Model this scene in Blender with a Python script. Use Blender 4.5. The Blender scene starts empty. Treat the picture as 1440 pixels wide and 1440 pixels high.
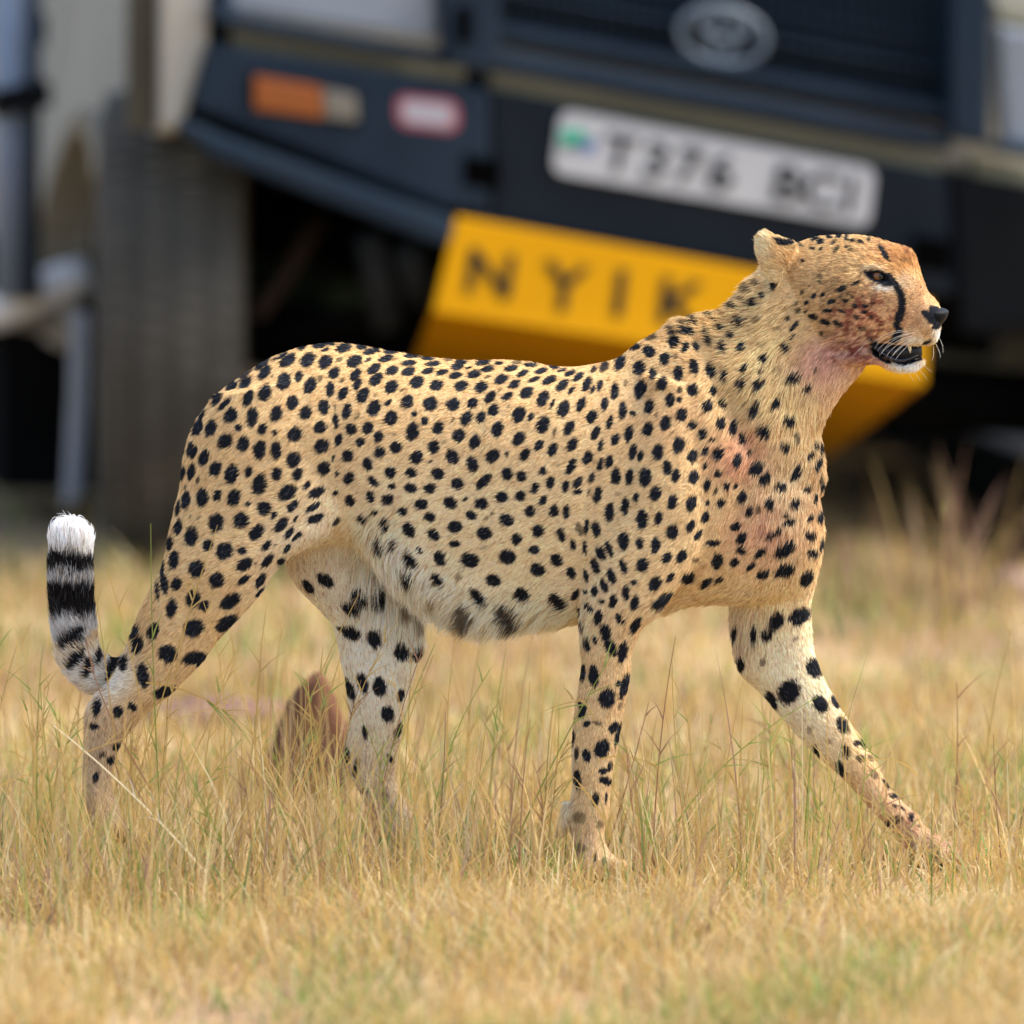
import bpy, bmesh, math, random
import numpy as np
from mathutils import Vector, Matrix
from mathutils.bvhtree import BVHTree

random.seed(7)
RNG = np.random.default_rng(11)
SC = bpy.context.scene
COL = SC.collection

# ------------------------------------------------------------------ camera
CAM_Y, CAM_Z, PITCH = -15.0, 1.895, math.radians(5.45)
FPX = 16350.0                      # focal length in photo pixels (1440 wide)
cam = bpy.data.cameras.new('camera')
cam.sensor_width = 36.0
cam.lens = FPX * 36.0 / 1440.0
cam.clip_start, cam.clip_end = 0.5, 900.0
cam.dof.use_dof = True
cam.dof.focus_distance = 15.0
cam.dof.aperture_fstop = 2.7
cam.dof.aperture_blades = 9
camo = bpy.data.objects.new('camera', cam)
camo.location = (0, CAM_Y, CAM_Z)
camo.rotation_euler = (math.pi / 2 - PITCH, 0, 0)
COL.objects.link(camo)
SC.camera = camo

# ------------------------------------------------------------------ light
SUN_EL, SUN_AZ = math.radians(56), math.radians(94)    # azimuth: right of the view axis, on the camera's side
sdir = Vector((math.cos(SUN_EL) * math.sin(SUN_AZ), -math.cos(SUN_EL) * math.cos(SUN_AZ), math.sin(SUN_EL)))
world = bpy.data.worlds.new('World')
SC.world = world
world.use_nodes = True
nt = world.node_tree
sky = nt.nodes.new('ShaderNodeTexSky')
sky.sky_type = 'NISHITA'
sky.sun_disc = False
sky.sun_elevation = SUN_EL
sky.sun_rotation = math.atan2(sdir.x, sdir.y)
sky.dust_density = 3.0
bg = nt.nodes['Background']
bg.inputs['Strength'].default_value = 0.15
nt.links.new(sky.outputs[0], bg.inputs['Color'])
sun = bpy.data.lights.new('sun', 'SUN')
sun.energy = 1.75
sun.angle = math.radians(14.0)
sun.color = (1.0, 0.93, 0.82)
suno = bpy.data.objects.new('sun', sun)
suno.rotation_euler = sdir.to_track_quat('Z', 'Y').to_euler()
COL.objects.link(suno)

SC.view_settings.view_transform = 'Standard'
SC.view_settings.look = 'None'
SC.view_settings.exposure = 1.42
SC.view_settings.gamma = 1.0
SC.cycles.max_bounces = 6
SC.cycles.transparent_max_bounces = 8
SC.cycles_curves.shape = 'RIBBONS'
SC.cycles_curves.subdivisions = 2

# ------------------------------------------------------------------ helpers
CP, SP = math.cos(PITCH), math.sin(PITCH)
CAMV = Vector((0, CAM_Y, CAM_Z))

def ray(px, py):
    u, v = (px - 720) / FPX, (720 - py) / FPX
    return Vector((u, CP + SP * v, -SP + CP * v))

def W(px, py, y=0.0):
    r = ray(px, py)
    return CAMV + r * ((y - CAM_Y) / r.y)

def G(px, py, z=0.0):
    r = ray(px, py)
    return CAMV + r * ((z - CAM_Z) / r.z)

def proj(P):
    d = P - np.array([0, CAM_Y, CAM_Z])
    dep = d[:, 1] * CP - d[:, 2] * SP
    up = d[:, 1] * SP + d[:, 2] * CP
    return 720 + FPX * d[:, 0] / dep, 720 - FPX * up / dep

def h2l(h):
    c = [int(h[i:i + 2], 16) / 255 for i in (1, 3, 5)]
    return tuple(x / 12.92 if x <= 0.04045 else ((x + 0.055) / 1.055) ** 2.4 for x in c)

def tag(o, label=None, cat=None, group=None, kind=None):
    if label: o['label'] = label
    if cat: o['category'] = cat
    if group: o['group'] = group
    if kind: o['kind'] = kind
    return o

def newmat(name, col, rough=0.6, spec=0.3, metal=0.0, noise=0.0, nscale=20.0, dirt=None, dirt_amt=0.0, dscale=6.0, coat=0.0, bump=0.0):
    m = bpy.data.materials.new(name)
    m.use_nodes = True
    t = m.node_tree
    b = t.nodes['Principled BSDF']
    b.inputs['Roughness'].default_value = rough
    b.inputs['Specular IOR Level'].default_value = spec
    b.inputs['Metallic'].default_value = metal
    b.inputs['Coat Weight'].default_value = coat
    b.inputs['Base Color'].default_value = (*col, 1)
    tc = t.nodes.new('ShaderNodeTexCoord')
    last = None
    if noise > 0:
        n = t.nodes.new('ShaderNodeTexNoise')
        n.inputs['Scale'].default_value = nscale
        n.inputs['Detail'].default_value = 5
        t.links.new(tc.outputs['Object'], n.inputs['Vector'])
        mr = t.nodes.new('ShaderNodeMapRange')
        mr.inputs[3].default_value = 1 - noise
        mr.inputs[4].default_value = 1 + noise
        t.links.new(n.outputs['Fac'], mr.inputs[0])
        mx = t.nodes.new('ShaderNodeMix'); mx.data_type = 'RGBA'; mx.blend_type = 'MULTIPLY'
        mx.inputs[0].default_value = 1
        mx.inputs[6].default_value = (*col, 1)
        t.links.new(mr.outputs[0], mx.inputs[7])
        last = mx.outputs[2]
        if bump > 0:
            bp = t.nodes.new('ShaderNodeBump')
            bp.inputs['Strength'].default_value = bump
            bp.inputs['Distance'].default_value = 0.01
            t.links.new(n.outputs['Fac'], bp.inputs['Height'])
            t.links.new(bp.outputs[0], b.inputs['Normal'])
    if dirt is not None:
        n2 = t.nodes.new('ShaderNodeTexNoise')
        n2.inputs['Scale'].default_value = dscale
        n2.inputs['Detail'].default_value = 6
        t.links.new(tc.outputs['Object'], n2.inputs['Vector'])
        r2 = t.nodes.new('ShaderNodeMapRange')
        r2.inputs[1].default_value = 0.4; r2.inputs[2].default_value = 0.7
        r2.inputs[3].default_value = dirt_amt * 0.4; r2.inputs[4].default_value = dirt_amt
        t.links.new(n2.outputs['Fac'], r2.inputs[0])
        m2 = t.nodes.new('ShaderNodeMix'); m2.data_type = 'RGBA'
        t.links.new(r2.outputs[0], m2.inputs[0])
        m2.inputs[6].default_value = (*col, 1)
        if last is not None: t.links.new(last, m2.inputs[6])
        m2.inputs[7].default_value = (*dirt, 1)
        last = m2.outputs[2]
    if last is not None:
        t.links.new(last, b.inputs['Base Color'])
    return m

def attrmat(name, attr='col', rough=0.7, spec=0.15, trans=0.0, diffuse=False):
    m = bpy.data.materials.new(name)
    m.use_nodes = True
    t = m.node_tree
    a = t.nodes.new('ShaderNodeAttribute')
    a.attribute_name = attr
    out = t.nodes['Material Output']
    b = t.nodes['Principled BSDF']
    b.inputs['Roughness'].default_value = rough
    b.inputs['Specular IOR Level'].default_value = spec
    t.links.new(a.outputs['Color'], b.inputs['Base Color'])
    sh = b
    if trans > 0:
        tr = t.nodes.new('ShaderNodeBsdfTranslucent')
        t.links.new(a.outputs['Color'], tr.inputs['Color'])
        mx = t.nodes.new('ShaderNodeMixShader')
        mx.inputs[0].default_value = trans
        t.links.new(b.outputs[0], mx.inputs[1])
        t.links.new(tr.outputs[0], mx.inputs[2])
        t.links.new(mx.outputs[0], out.inputs['Surface'])
    return m

class MB:
    """collects world-space polygons, builds one mesh object"""
    def __init__(s):
        s.v = []; s.f = []
    def add(s, vs, fs):
        o = len(s.v)
        s.v += [tuple(x) for x in vs]
        s.f += [tuple(i + o for i in f) for f in fs]
    def hexa(s, p):        # 8 corners: 0-3 front loop, 4-7 back loop
        s.add(p, [(0, 1, 2, 3), (7, 6, 5, 4), (0, 4, 5, 1), (1, 5, 6, 2), (2, 6, 7, 3), (3, 7, 4, 0)])
    def tube(s, pts, r, n=10, cap=True):
        pts = [Vector(p) for p in pts]
        rs = r if isinstance(r, (list, tuple)) else [r] * len(pts)
        vs = []; fs = []
        prev = None
        for i, p in enumerate(pts):
            d = (pts[min(i + 1, len(pts) - 1)] - pts[max(i - 1, 0)]).normalized()
            ref = prev if prev is not None else (Vector((0, 0, 1)) if abs(d.z) < 0.9 else Vector((1, 0, 0)))
            a = (ref - d * ref.dot(d)).normalized()
            prev = a
            b = d.cross(a)
            for k in range(n):
                t = 2 * math.pi * k / n
                vs.append(p + (a * math.cos(t) + b * math.sin(t)) * rs[i])
        for i in range(len(pts) - 1):
            for k in range(n):
                k2 = (k + 1) % n
                fs.append((i * n + k, i * n + k2, (i + 1) * n + k2, (i + 1) * n + k))
        if cap:
            fs.append(tuple(range(n - 1, -1, -1)))
            fs.append(tuple((len(pts) - 1) * n + k for k in range(n)))
        s.add(vs, fs)
    def build(s, name, mat, parent=None, origin=None, smooth=False, bevel=0.0):
        me = bpy.data.meshes.new(name)
        o0 = Vector(origin) if origin is not None else (Vector(parent['_o']) if parent is not None and '_o' in parent else Vector((0, 0, 0)))
        me.from_pydata([tuple(Vector(v) - o0) for v in s.v], [], s.f)
        bm = bmesh.new(); bm.from_mesh(me)
        bmesh.ops.recalc_face_normals(bm, faces=bm.faces)
        if bevel > 0:
            ed = [e for e in bm.edges if len(e.link_faces) == 2 and e.calc_face_angle(0) > 0.6]
            bmesh.ops.bevel(bm, geom=ed, offset=bevel, segments=2, affect='EDGES', profile=0.6)
        bm.to_mesh(me); bm.free()
        if smooth:
            for p in me.polygons: p.use_smooth = True
        me.materials.append(mat)
        o = bpy.data.objects.new(name, me)
        COL.objects.link(o)
        if parent is not None:
            o.parent = parent
            o['_o'] = tuple(o0)
        else:
            o.location = o0
            o['_o'] = tuple(o0)
        return o

def empty(name, loc):
    o = bpy.data.objects.new(name, None)
    o.location = loc
    o['_o'] = tuple(loc)
    o.empty_display_size = 0.2
    COL.objects.link(o)
    return o

def _hash(i, j, k, s):
    h = (i * 374761393 + j * 668265263 + k * 2147483647 + s * 1274126177) & 0xffffffff
    h = ((h ^ (h >> 13)) * 1274126177) & 0xffffffff
    return ((h ^ (h >> 16)) & 0xffff) / 65535.0

def vnoise(P, scale, seed=0):
    q = P * scale
    i = np.floor(q).astype(np.int64)
    f = q - i
    f = f * f * (3 - 2 * f)
    out = 0
    for a in (0, 1):
        for b in (0, 1):
            for c in (0, 1):
                w = (f[:, 0] if a else 1 - f[:, 0]) * (f[:, 1] if b else 1 - f[:, 1]) * (f[:, 2] if c else 1 - f[:, 2])
                out = out + w * _hash(i[:, 0] + a, i[:, 1] + b, i[:, 2] + c, seed)
    return out

def cr(p0, p1, p2, p3, t):
    return 0.5 * ((2 * p1) + (-p0 + p2) * t + (2 * p0 - 5 * p1 + 4 * p2 - p3) * t * t + (-p0 + 3 * p1 - 3 * p2 + p3) * t ** 3)

def loft(st, sub=4, m=32, ex=2.15):
    """st: (ax,ay,bx,by,half depth,centre y) in photo px / metres -> closed surface"""
    A = np.array(st, float)
    n = len(A)
    rows = []
    for i in range(n - 1):
        p0, p1, p2, p3 = A[max(i - 1, 0)], A[i], A[i + 1], A[min(i + 2, n - 1)]
        for k in range(sub):
            rows.append(cr(p0, p1, p2, p3, k / sub))
    rows.append(A[-1])
    vs = []; fs = []
    for r in rows:
        a, b = W(r[0], r[1], r[5]), W(r[2], r[3], r[5])
        c, h = (a + b) / 2, (a - b) / 2
        for k in range(m):
            t = 2 * math.pi * k / m
            ct, stt = math.cos(t), math.sin(t)
            u = math.copysign(abs(ct) ** (2 / ex), ct)
            w = math.copysign(abs(stt) ** (2 / ex), stt)
            vs.append(c + h * u + Vector((0, max(r[4], 0.002) * w, 0)))
    R = len(rows)
    for i in range(R - 1):
        for k in range(m):
            k2 = (k + 1) % m
            fs.append((i * m + k, i * m + k2, (i + 1) * m + k2, (i + 1) * m + k))
    for ring, rev in ((0, True), (R - 1, False)):
        c = sum((vs[ring * m + k] for k in range(m)), Vector()) / m
        ci = len(vs); vs.append(c)
        for k in range(m):
            a, b = ring * m + k, ring * m + (k + 1) % m
            fs.append((ci, b, a) if rev else (ci, a, b))
    return vs, fs

# ------------------------------------------------------------------ the ground
def build_ground():
    xs = np.concatenate([np.linspace(-400, -6, 14), np.linspace(-4, 4, 81), np.linspace(6, 400, 14)])
    ys = np.concatenate([np.linspace(-30, -5, 8), np.linspace(-4, 12, 161), np.linspace(14, 60, 24), np.linspace(70, 500, 10)])
    X, Y = np.meshgrid(xs, ys)
    P = np.stack([X.ravel(), Y.ravel(), np.zeros(X.size)], 1)
    z = (vnoise(P, 1.3, 3) - 0.5) * 0.05 + (vnoise(P, 4.0, 4) - 0.5) * 0.02
    near = np.exp(-((P[:, 0]) / 1.6) ** 2 - ((P[:, 1]) / 1.2) ** 2)
    z *= 1 - 0.7 * near
    z -= 0.27 * np.exp(-((P[:, 0] - 1.15) / 0.5) ** 2 - ((P[:, 1] - 4.6) / 0.7) ** 2)   # hollow the right wheel stands in
    P[:, 2] = z - 0.01
    nx = len(xs)
    f = [(j * nx + i, j * nx + i + 1, (j + 1) * nx + i + 1, (j + 1) * nx + i) for j in range(len(ys) - 1) for i in range(nx - 1)]
    me = bpy.data.meshes.new('ground')
    me.from_pydata(P.tolist(), [], f)
    for p in me.polygons: p.use_smooth = True
    m = bpy.data.materials.new('dry_soil'); m.use_nodes = True
    t = m.node_tree; b = t.nodes['Principled BSDF']
    b.inputs['Roughness'].default_value = 0.95
    b.inputs['Specular IOR Level'].default_value = 0.1
    tc = t.nodes.new('ShaderNodeTexCoord')
    n1 = t.nodes.new('ShaderNodeTexNoise'); n1.inputs['Scale'].default_value = 2.2; n1.inputs['Detail'].default_value = 6
    n2 = t.nodes.new('ShaderNodeTexNoise'); n2.inputs['Scale'].default_value = 26; n2.inputs['Detail'].default_value = 6
    for n in (n1, n2): t.links.new(tc.outputs['Object'], n.inputs['Vector'])
    c1 = t.nodes.new('ShaderNodeValToRGB')
    c1.color_ramp.elements[0].position = 0.36; c1.color_ramp.elements[0].color = (0.26, 0.165, 0.10, 1)
    c1.color_ramp.elements[1].position = 0.62; c1.color_ramp.elements[1].color = (0.40, 0.29, 0.145, 1)
    t.links.new(n1.outputs['Fac'], c1.inputs[0])
    mx = t.nodes.new('ShaderNodeMix'); mx.data_type = 'RGBA'; mx.blend_type = 'MULTIPLY'; mx.inputs[0].default_value = 0.8
    mr = t.nodes.new('ShaderNodeMapRange'); mr.inputs[3].default_value = 0.55; mr.inputs[4].default_value = 1.4
    t.links.new(n2.outputs['Fac'], mr.inputs[0])
    t.links.new(c1.outputs[0], mx.inputs[6]); t.links.new(mr.outputs[0], mx.inputs[7])
    t.links.new(mx.outputs[2], b.inputs['Base Color'])
    bp = t.nodes.new('ShaderNodeBump'); bp.inputs['Distance'].default_value = 0.02
    t.links.new(n2.outputs['Fac'], bp.inputs['Height']); t.links.new(bp.outputs[0], b.inputs['Normal'])
    me.materials.append(m)
    o = bpy.data.objects.new('ground', me); COL.objects.link(o)
    tag(o, 'dry brown soil of the savanna under the grass', kind='structure')
    return xs, ys, z.reshape(X.shape)

GX, GY, GZ = build_ground()
def gz(x, y):
    i = np.clip(np.searchsorted(GX, x) - 1, 0, len(GX) - 2)
    j = np.clip(np.searchsorted(GY, y) - 1, 0, len(GY) - 2)
    u = (x - GX[i]) / (GX[i + 1] - GX[i]); v = (y - GY[j]) / (GY[j + 1] - GY[j])
    return (GZ[j, i] * (1 - u) * (1 - v) + GZ[j, i + 1] * u * (1 - v) + GZ[j + 1, i] * (1 - u) * v + GZ[j + 1, i + 1] * u * v) - 0.01

# ================================================================== VEHICLE
YAW, ROLL = math.radians(10), math.radians(8.8)
VP = Vector((0.3, 3.80, 0))
EX = Vector((math.cos(YAW), math.sin(YAW), 0))          # along the front, to the picture's right
EB = Vector((-math.sin(YAW), math.cos(YAW), 0))         # backwards
EN = -EB
RX = EX * math.cos(ROLL) - Vector((0, 0, 1)) * math.sin(ROLL)   # body axes, leaning with the chassis
RU = EX * math.sin(ROLL) + Vector((0, 0, 1)) * math.cos(ROLL)

def F(px, py, off=0.0):
    """point on the vehicle's front plane (off metres behind it) seen at a photo pixel"""
    r = ray(px, py)
    p0 = VP + EB * off
    t = (p0 - CAMV).dot(EB) / r.dot(EB)
    return CAMV + r * t

def prism(b, poly, off, th, boff=None):
    """outline traced on the front plane, given real thickness backwards"""
    n = len(poly)
    f = [F(x, y, off) for x, y in poly]
    k = [p + EB * th for p in f]
    vs = f + k
    fs = [tuple(range(n)), tuple(range(2 * n - 1, n - 1, -1))]
    for i in range(n):
        j = (i + 1) % n
        fs.append((i, i + n, j + n, j))
    b.add(vs, fs)

def part(name, poly, off, th, mat, parent, bevel=0.006):
    b = MB(); prism(b, poly, off, th)
    return b.build(name, mat, parent, bevel=bevel)

truck = empty('safari_vehicle', (VP.x, VP.y, 0))
tag(truck, 'dark blue and beige off-road safari vehicle with yellow skid plate parked behind the cheetah', 'vehicle')

DUST = (.33, .29, .22)
steel = newmat('dark_blue_steel', (.003, .012, .025), rough=.45, spec=.18, noise=.25, nscale=8, dirt=(.045, .07, .095), dirt_amt=.22, dscale=5)
black = newmat('black_plastic', (.003, .004, .005), rough=.7, spec=.1, noise=.3, nscale=10)
under = newmat('grimy_underside', (.005, .005, .005), rough=.95, spec=.03, noise=.5, nscale=9)
paint = newmat('beige_paint', (.38, .36, .30), rough=.38, spec=.4, coat=.3, noise=.06, nscale=5, dirt=DUST, dirt_amt=.45, dscale=3)
strip = newmat('olive_beige_paint', (.26, .245, .17), rough=.45, spec=.3, noise=.1, nscale=8)
yellow = newmat('yellow_paint', (.47, .22, .0), rough=.5, spec=.05, noise=.08, nscale=12, dirt=(.33, .15, .002), dirt_amt=.3, dscale=6)
white = newmat('plate_white', (.47, .47, .46), rough=.4, spec=.3, noise=.05, nscale=15)
ink = newmat('black_lettering', (.005, .005, .005), rough=.6, spec=.1)
amber = newmat('amber_lens', (.25, .066, .012), rough=.2, spec=.5, noise=.15, nscale=90)
clear = newmat('clear_lens', (.15, .14, .115), rough=.2, spec=.6, noise=.2, nscale=90)
glass = newmat('headlight_glass', (.20, .24, .28), rough=.15, spec=.6, noise=.2, nscale=14)
chrome = newmat('dull_chrome', (.12, .15, .18), rough=.45, metal=.3, noise=.1, nscale=30)
rubber = newmat('dusty_rubber', (.04, .038, .033), rough=.9, spec=.1, noise=.35, nscale=14, dirt=(.17, .15, .115), dirt_amt=.52, dscale=5)
alloy = newmat('dusty_steel', (.05, .048, .043), rough=.6, spec=.3, noise=.2, nscale=12)
tubemat = newmat('scuffed_white_tube', (.72, .71, .68), rough=.45, spec=.4, noise=.12, nscale=9, dirt=DUST, dirt_amt=.35)

# -- body: bonnet front, wing, side, sill, floor
body = part('body', [(228,-60),(296,-60),(294,60),(282,100),(262,165),(246,184),(228,184)], .02, .16, paint, truck, .012)
b = MB(); prism(b, [(330,-90),(1480,-90),(1480,262),(1360,246),(330,36)], .12, .85); b.build('bonnet', paint, truck, bevel=.01)
# side of the body: front wing, door, sill, built as slabs along the side
c0 = F(226, 186, .10)
def S(back, up, out=0.0):      # point on the side, back metres from the front corner, up metres above wing's lower lip
    return c0 + EB * back + RU * up - RX * out
def side_slab(name, pts, th, mat, bevel=.012):
    b = MB(); n = len(pts)
    f = [S(x, z, o) for x, z, o in pts]; k = [p + RX * th for p in f]
    b.add(f + k, [tuple(range(n)), tuple(range(2 * n - 1, n - 1, -1))] + [(i, i + n, (i + 1) % n + n, (i + 1) % n) for i in range(n)])
    return b.build(name, mat, truck, bevel=bevel)
arc = [(.42 - .38 * math.cos(math.radians(t)), -.42 + .40 * math.sin(math.radians(t)), 0) for t in range(84, 181, 12)]
side_slab('front_wing', [(.0, .75, 0), (.0, .0, 0), (.2, -.02, 0)] + arc + [(1.0, -.42, 0), (1.0, .75, 0)], .03, paint)
side_slab('door', [(1.012, .95, .0), (1.012, -.30, .0), (1.95, -.30, .0), (1.95, .95, .0)], .03, paint)
side_slab('rear_side', [(1.962, .95, 0), (1.962, -.30, 0), (4.0, -.30, 0), (4.0, .95, 0)], .03, paint)
b = MB()
for i in range(9):
    t0, t1 = math.radians(55 + i * 13.5), math.radians(55 + (i + 1) * 13.5)
    q = []
    for t in (t0, t1):
        for r in (.385, .425):
            q.append((.42 - r * math.cos(t), -.42 + r * math.sin(t)))
    a0, a1, b0, b1 = q
    p = [S(*a0, .07), S(*a1, .07), S(*b1, .07), S(*b0, .07)]
    b.hexa(p + [x + RX * .10 for x in p])
part('wing_gap_shade', [(182,-40),(227,-40),(225,178),(180,186)], .075, .03, newmat('brown_gap_shade', (.07, .06, .038), rough=.8, noise=.3, nscale=10), truck, .004)  # dark brown strip stands in for the shadowed gap beside the wing
b.build('wheel_arch', newmat('dusty_arch_rubber', (.20, .18, .13), rough=.85, noise=.3, nscale=10, dirt=(.33,.29,.21), dirt_amt=.6), truck, bevel=.006)
b = MB()
def box(b, c, hx, hy, hz):
    p = []
    for y in (-hy, hy):
        for x, z in ((-hx, -hz), (hx, -hz), (hx, hz), (-hx, hz)):
            p.append(c + RX * x + EB * y + RU * z)
    b.hexa(p)
mid = F(1016, 182, 0)
box(b, mid + EB * 2.2 + RU * .06, .84, 2.0, .20)
box(b, mid + EB * 1.05 + RU * .10, .62, .5, .20)
box(b, mid + EB * 2.2 + RX * .42 - RU * .04, .045, 2.0, .07)
box(b, mid + EB * 2.2 - RX * .42 - RU * .04, .045, 2.0, .07)
box(b, mid + EB * 1.6 - RU * .18, .16, .5, .16)
box(b, mid + EB * 2.9 - RX * .45 - RU * .05, .25, .35, .16)
b.build('floor_pan', under, truck, bevel=.02)
box_b = MB(); box(box_b, mid + EB * 2.6 + RU * .95, .80, 1.55, .62); box_b.build('cabin', paint, truck, bevel=.05)
b = MB()
p = mid + EB * .93 + RU * .86
for x0 in (-.72, .02):
    q = [p + RX * x0, p + RX * (x0 + .70), p + RX * (x0 + .70) + RU * .5 + EB * .12, p + RX * x0 + RU * .5 + EB * .12]
    b.hexa(q + [x + EB * .03 for x in q])
b.build('windscreen', newmat('dark_glass', (.02, .025, .03), rough=.05, spec=.8, noise=.1), truck)

for nm_, y0, y1 in (('front_wing', .02, .10), ('door', 1.0, 1.95), ('rear_side', 1.96, 4.0)):
    b = MB(); e0 = c0 + RX * 1.80
    box(b, e0 + EB * ((y0 + y1) / 2) + RU * (.20 if nm_ != 'front_wing' else .45), .02, (y1 - y0) / 2, .55 if nm_ != 'front_wing' else .30)
    b.build(nm_, paint, truck, bevel=.01)

b = MB(); box(b, c0 + RX * 1.86 + EB * 2.0 - RU * .46, .10, 1.1, .07); b.build('side_step', black, truck, bevel=.01)  # unseen plank added to keep sun from under the right sill

# -- bumper of dark blue steel
bump = part('bumper', [(300,62),(655,120),(690,128),(690,300),(632,296),(275,152),(286,108)], -.02, .14, steel, truck, .012)
part('lower_lip', [(254,182),(268,170),(318,192),(640,308),(640,350),(604,340),(300,222)], -.06, .10, steel, bump, .012)
part('recess_shade', [(272,150),(640,276),(640,312),(318,196),(262,176)], .03, .10, black, bump, .004)  # black filler painting the shadow in the channel above the lip
part('centre_panel', [(688,124),(1336,246),(1345,420),(1180,405),(640,318),(640,296),(690,299)], .0, .13, newmat('dark_slate_steel', (.0025, .006, .011), rough=.5, spec=.16, noise=.25, nscale=8, dirt=(.03,.042,.055), dirt_amt=.15), bump, .012)
part('right_wing', [(1340,246),(1480,272),(1640,300),(1640,420),(1500,470),(1350,470)], -.01, .13, black, bump, .012)
for q in ([(652,217),(704,226),(704,268),(652,260)], [(1284,330),(1336,338),(1336,386),(1284,378)], [(644,8),(664,11),(664,62),(644,58)]):
    part('slot_shade', q, -.024 if q[0][0] < 1000 and q[0][1] > 100 else -.06, .01, newmat('shade_black', (.002, .002, .002), rough=.95, spec=0), bump, .002)  # thin black plates paint the darkness of open holes
for q in ([(330,38),(655,96),(652,117),(330,71)], [(690,98),(1322,218),(1322,250),(690,130)], [(1368,218),(1490,240),(1490,268),(1370,248)], [(1400,0),(1480,14),(1480,44),(1404,28)]):
    part('body_strip', q, .06, .05, strip, truck, .005)
# -- grille guard
guard = part('grille_guard', [(690,66),(1340,186),(1340,214),(690,100)], -.03, .06, steel, truck, .01)
part('upright', [(622,-60),(704,-60),(704,72),(690,104),(632,92),(622,50)], -.05, .07, steel, guard, .012)
part('upright', [(1338,-60),(1398,-60),(1392,206),(1336,196)], -.05, .07, steel, guard, .012)
part('rail', [(296,6),(330,-2),(330,18),(640,74),(640,96),(324,40),(300,34)], -.03, .06, steel, guard, .012)
part('rail', [(700,34),(1340,150),(1340,166),(700,50)], -.02, .03, steel, guard, .005)
part('rail', [(700,-16),(1340,100),(1340,106),(700,-10)], .02, .02, steel, guard, .003)
part('rail', [(1392,196),(1480,212),(1480,228),(1392,212)], -.03, .06, steel, guard, .005)
gr = part('grille', [(700,-70),(1340,-40),(1340,180),(700,60)], .07, .04, newmat('grille_black', (.003, .010, .018), rough=.6, spec=.12, noise=.3, nscale=12), truck, .0)
b = MB()
for i in range(40):
    x = 708 + i * 16
    yb = 62 + (x - 700) * .187
    prism(b, [(x, -70), (x + 4, -70), (x + 4, yb), (x, yb)], .055, .01)
for i in range(6):
    y = -60 + i * 22
    prism(b, [(700, y), (1340, y + 118), (1340, y + 122), (700, y + 4)], .05, .01)
o = b.build('grille_mesh', steel, gr); o['kind'] = 'stuff'
# emblem: three crossing ovals
def oval(cx, cy, rx, ry, rot, r):
    pts = []
    for k in range(29):
        t = 2 * math.pi * k / 28
        x, y = rx * math.cos(t), ry * math.sin(t)
        c, s = math.cos(rot), math.sin(rot)
        pts.append(F(cx + x * c - y * s, cy + x * s + y * c, .0))
    return pts
b = MB(); rt = math.radians(10)
b.tube(oval(1016,50,62,39,rt,0), .0065, 8, False)
b.tube(oval(1018,36,37,19,rt,0), .006, 8, False)
b.tube(oval(1016,52,16,34,rt,0), .006, 8, False)
b.build('emblem', chrome, guard, smooth=True)
# -- lamps
hl = part('headlight', [(322,-90),(618,-60),(612,56),(324,14)], -.005, .06, glass, truck, .01)
part('headlight', [(1404,36),(1480,50),(1480,214),(1412,200)], .0, .06, glass, truck, .01)
ts = part('turn_signal_housing', [(348,100),(506,126),(508,180),(350,156)], -.024, .03, black, bump, .003)
part('amber_lens', [(357,106),(452,122),(456,168),(358,154)], -.032, .02, amber, ts, .004)
part('clear_lens', [(454,124),(502,133),(504,172),(458,166)], -.031, .02, clear, ts, .004)
stk_ = []
def rrect(tl, tr, br, bl, r=.3, n=5):
    """rounded quad outline in pixels"""
    c = [np.array(tl, float), np.array(tr, float), np.array(br, float), np.array(bl, float)]
    out = []
    for i in range(4):
        p, a, b_ = c[i], c[i - 1], c[(i + 1) % 4]
        m = min(np.linalg.norm(a - p), np.linalg.norm(b_ - p)) * r
        u, v = (a - p) / np.linalg.norm(a - p) * m, (b_ - p) / np.linalg.norm(b_ - p) * m
        for k in range(n + 1):
            t = k / n
            out.append(tuple(p + u * (1 - t) ** 2 + v * t ** 2))
    return out
stk = part('sticker', rrect((556,132),(646,141),(646,188),(557,178),.4), -.0215, .003, newmat('red_print', (.34, .09, .11), rough=.4), bump, 0)
part('sticker_face', rrect((566,140),(636,148),(637,179),(567,171),.4), -.0235, .003, newmat('white_print', (.42, .39, .41), rough=.4), stk, 0)
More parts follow.
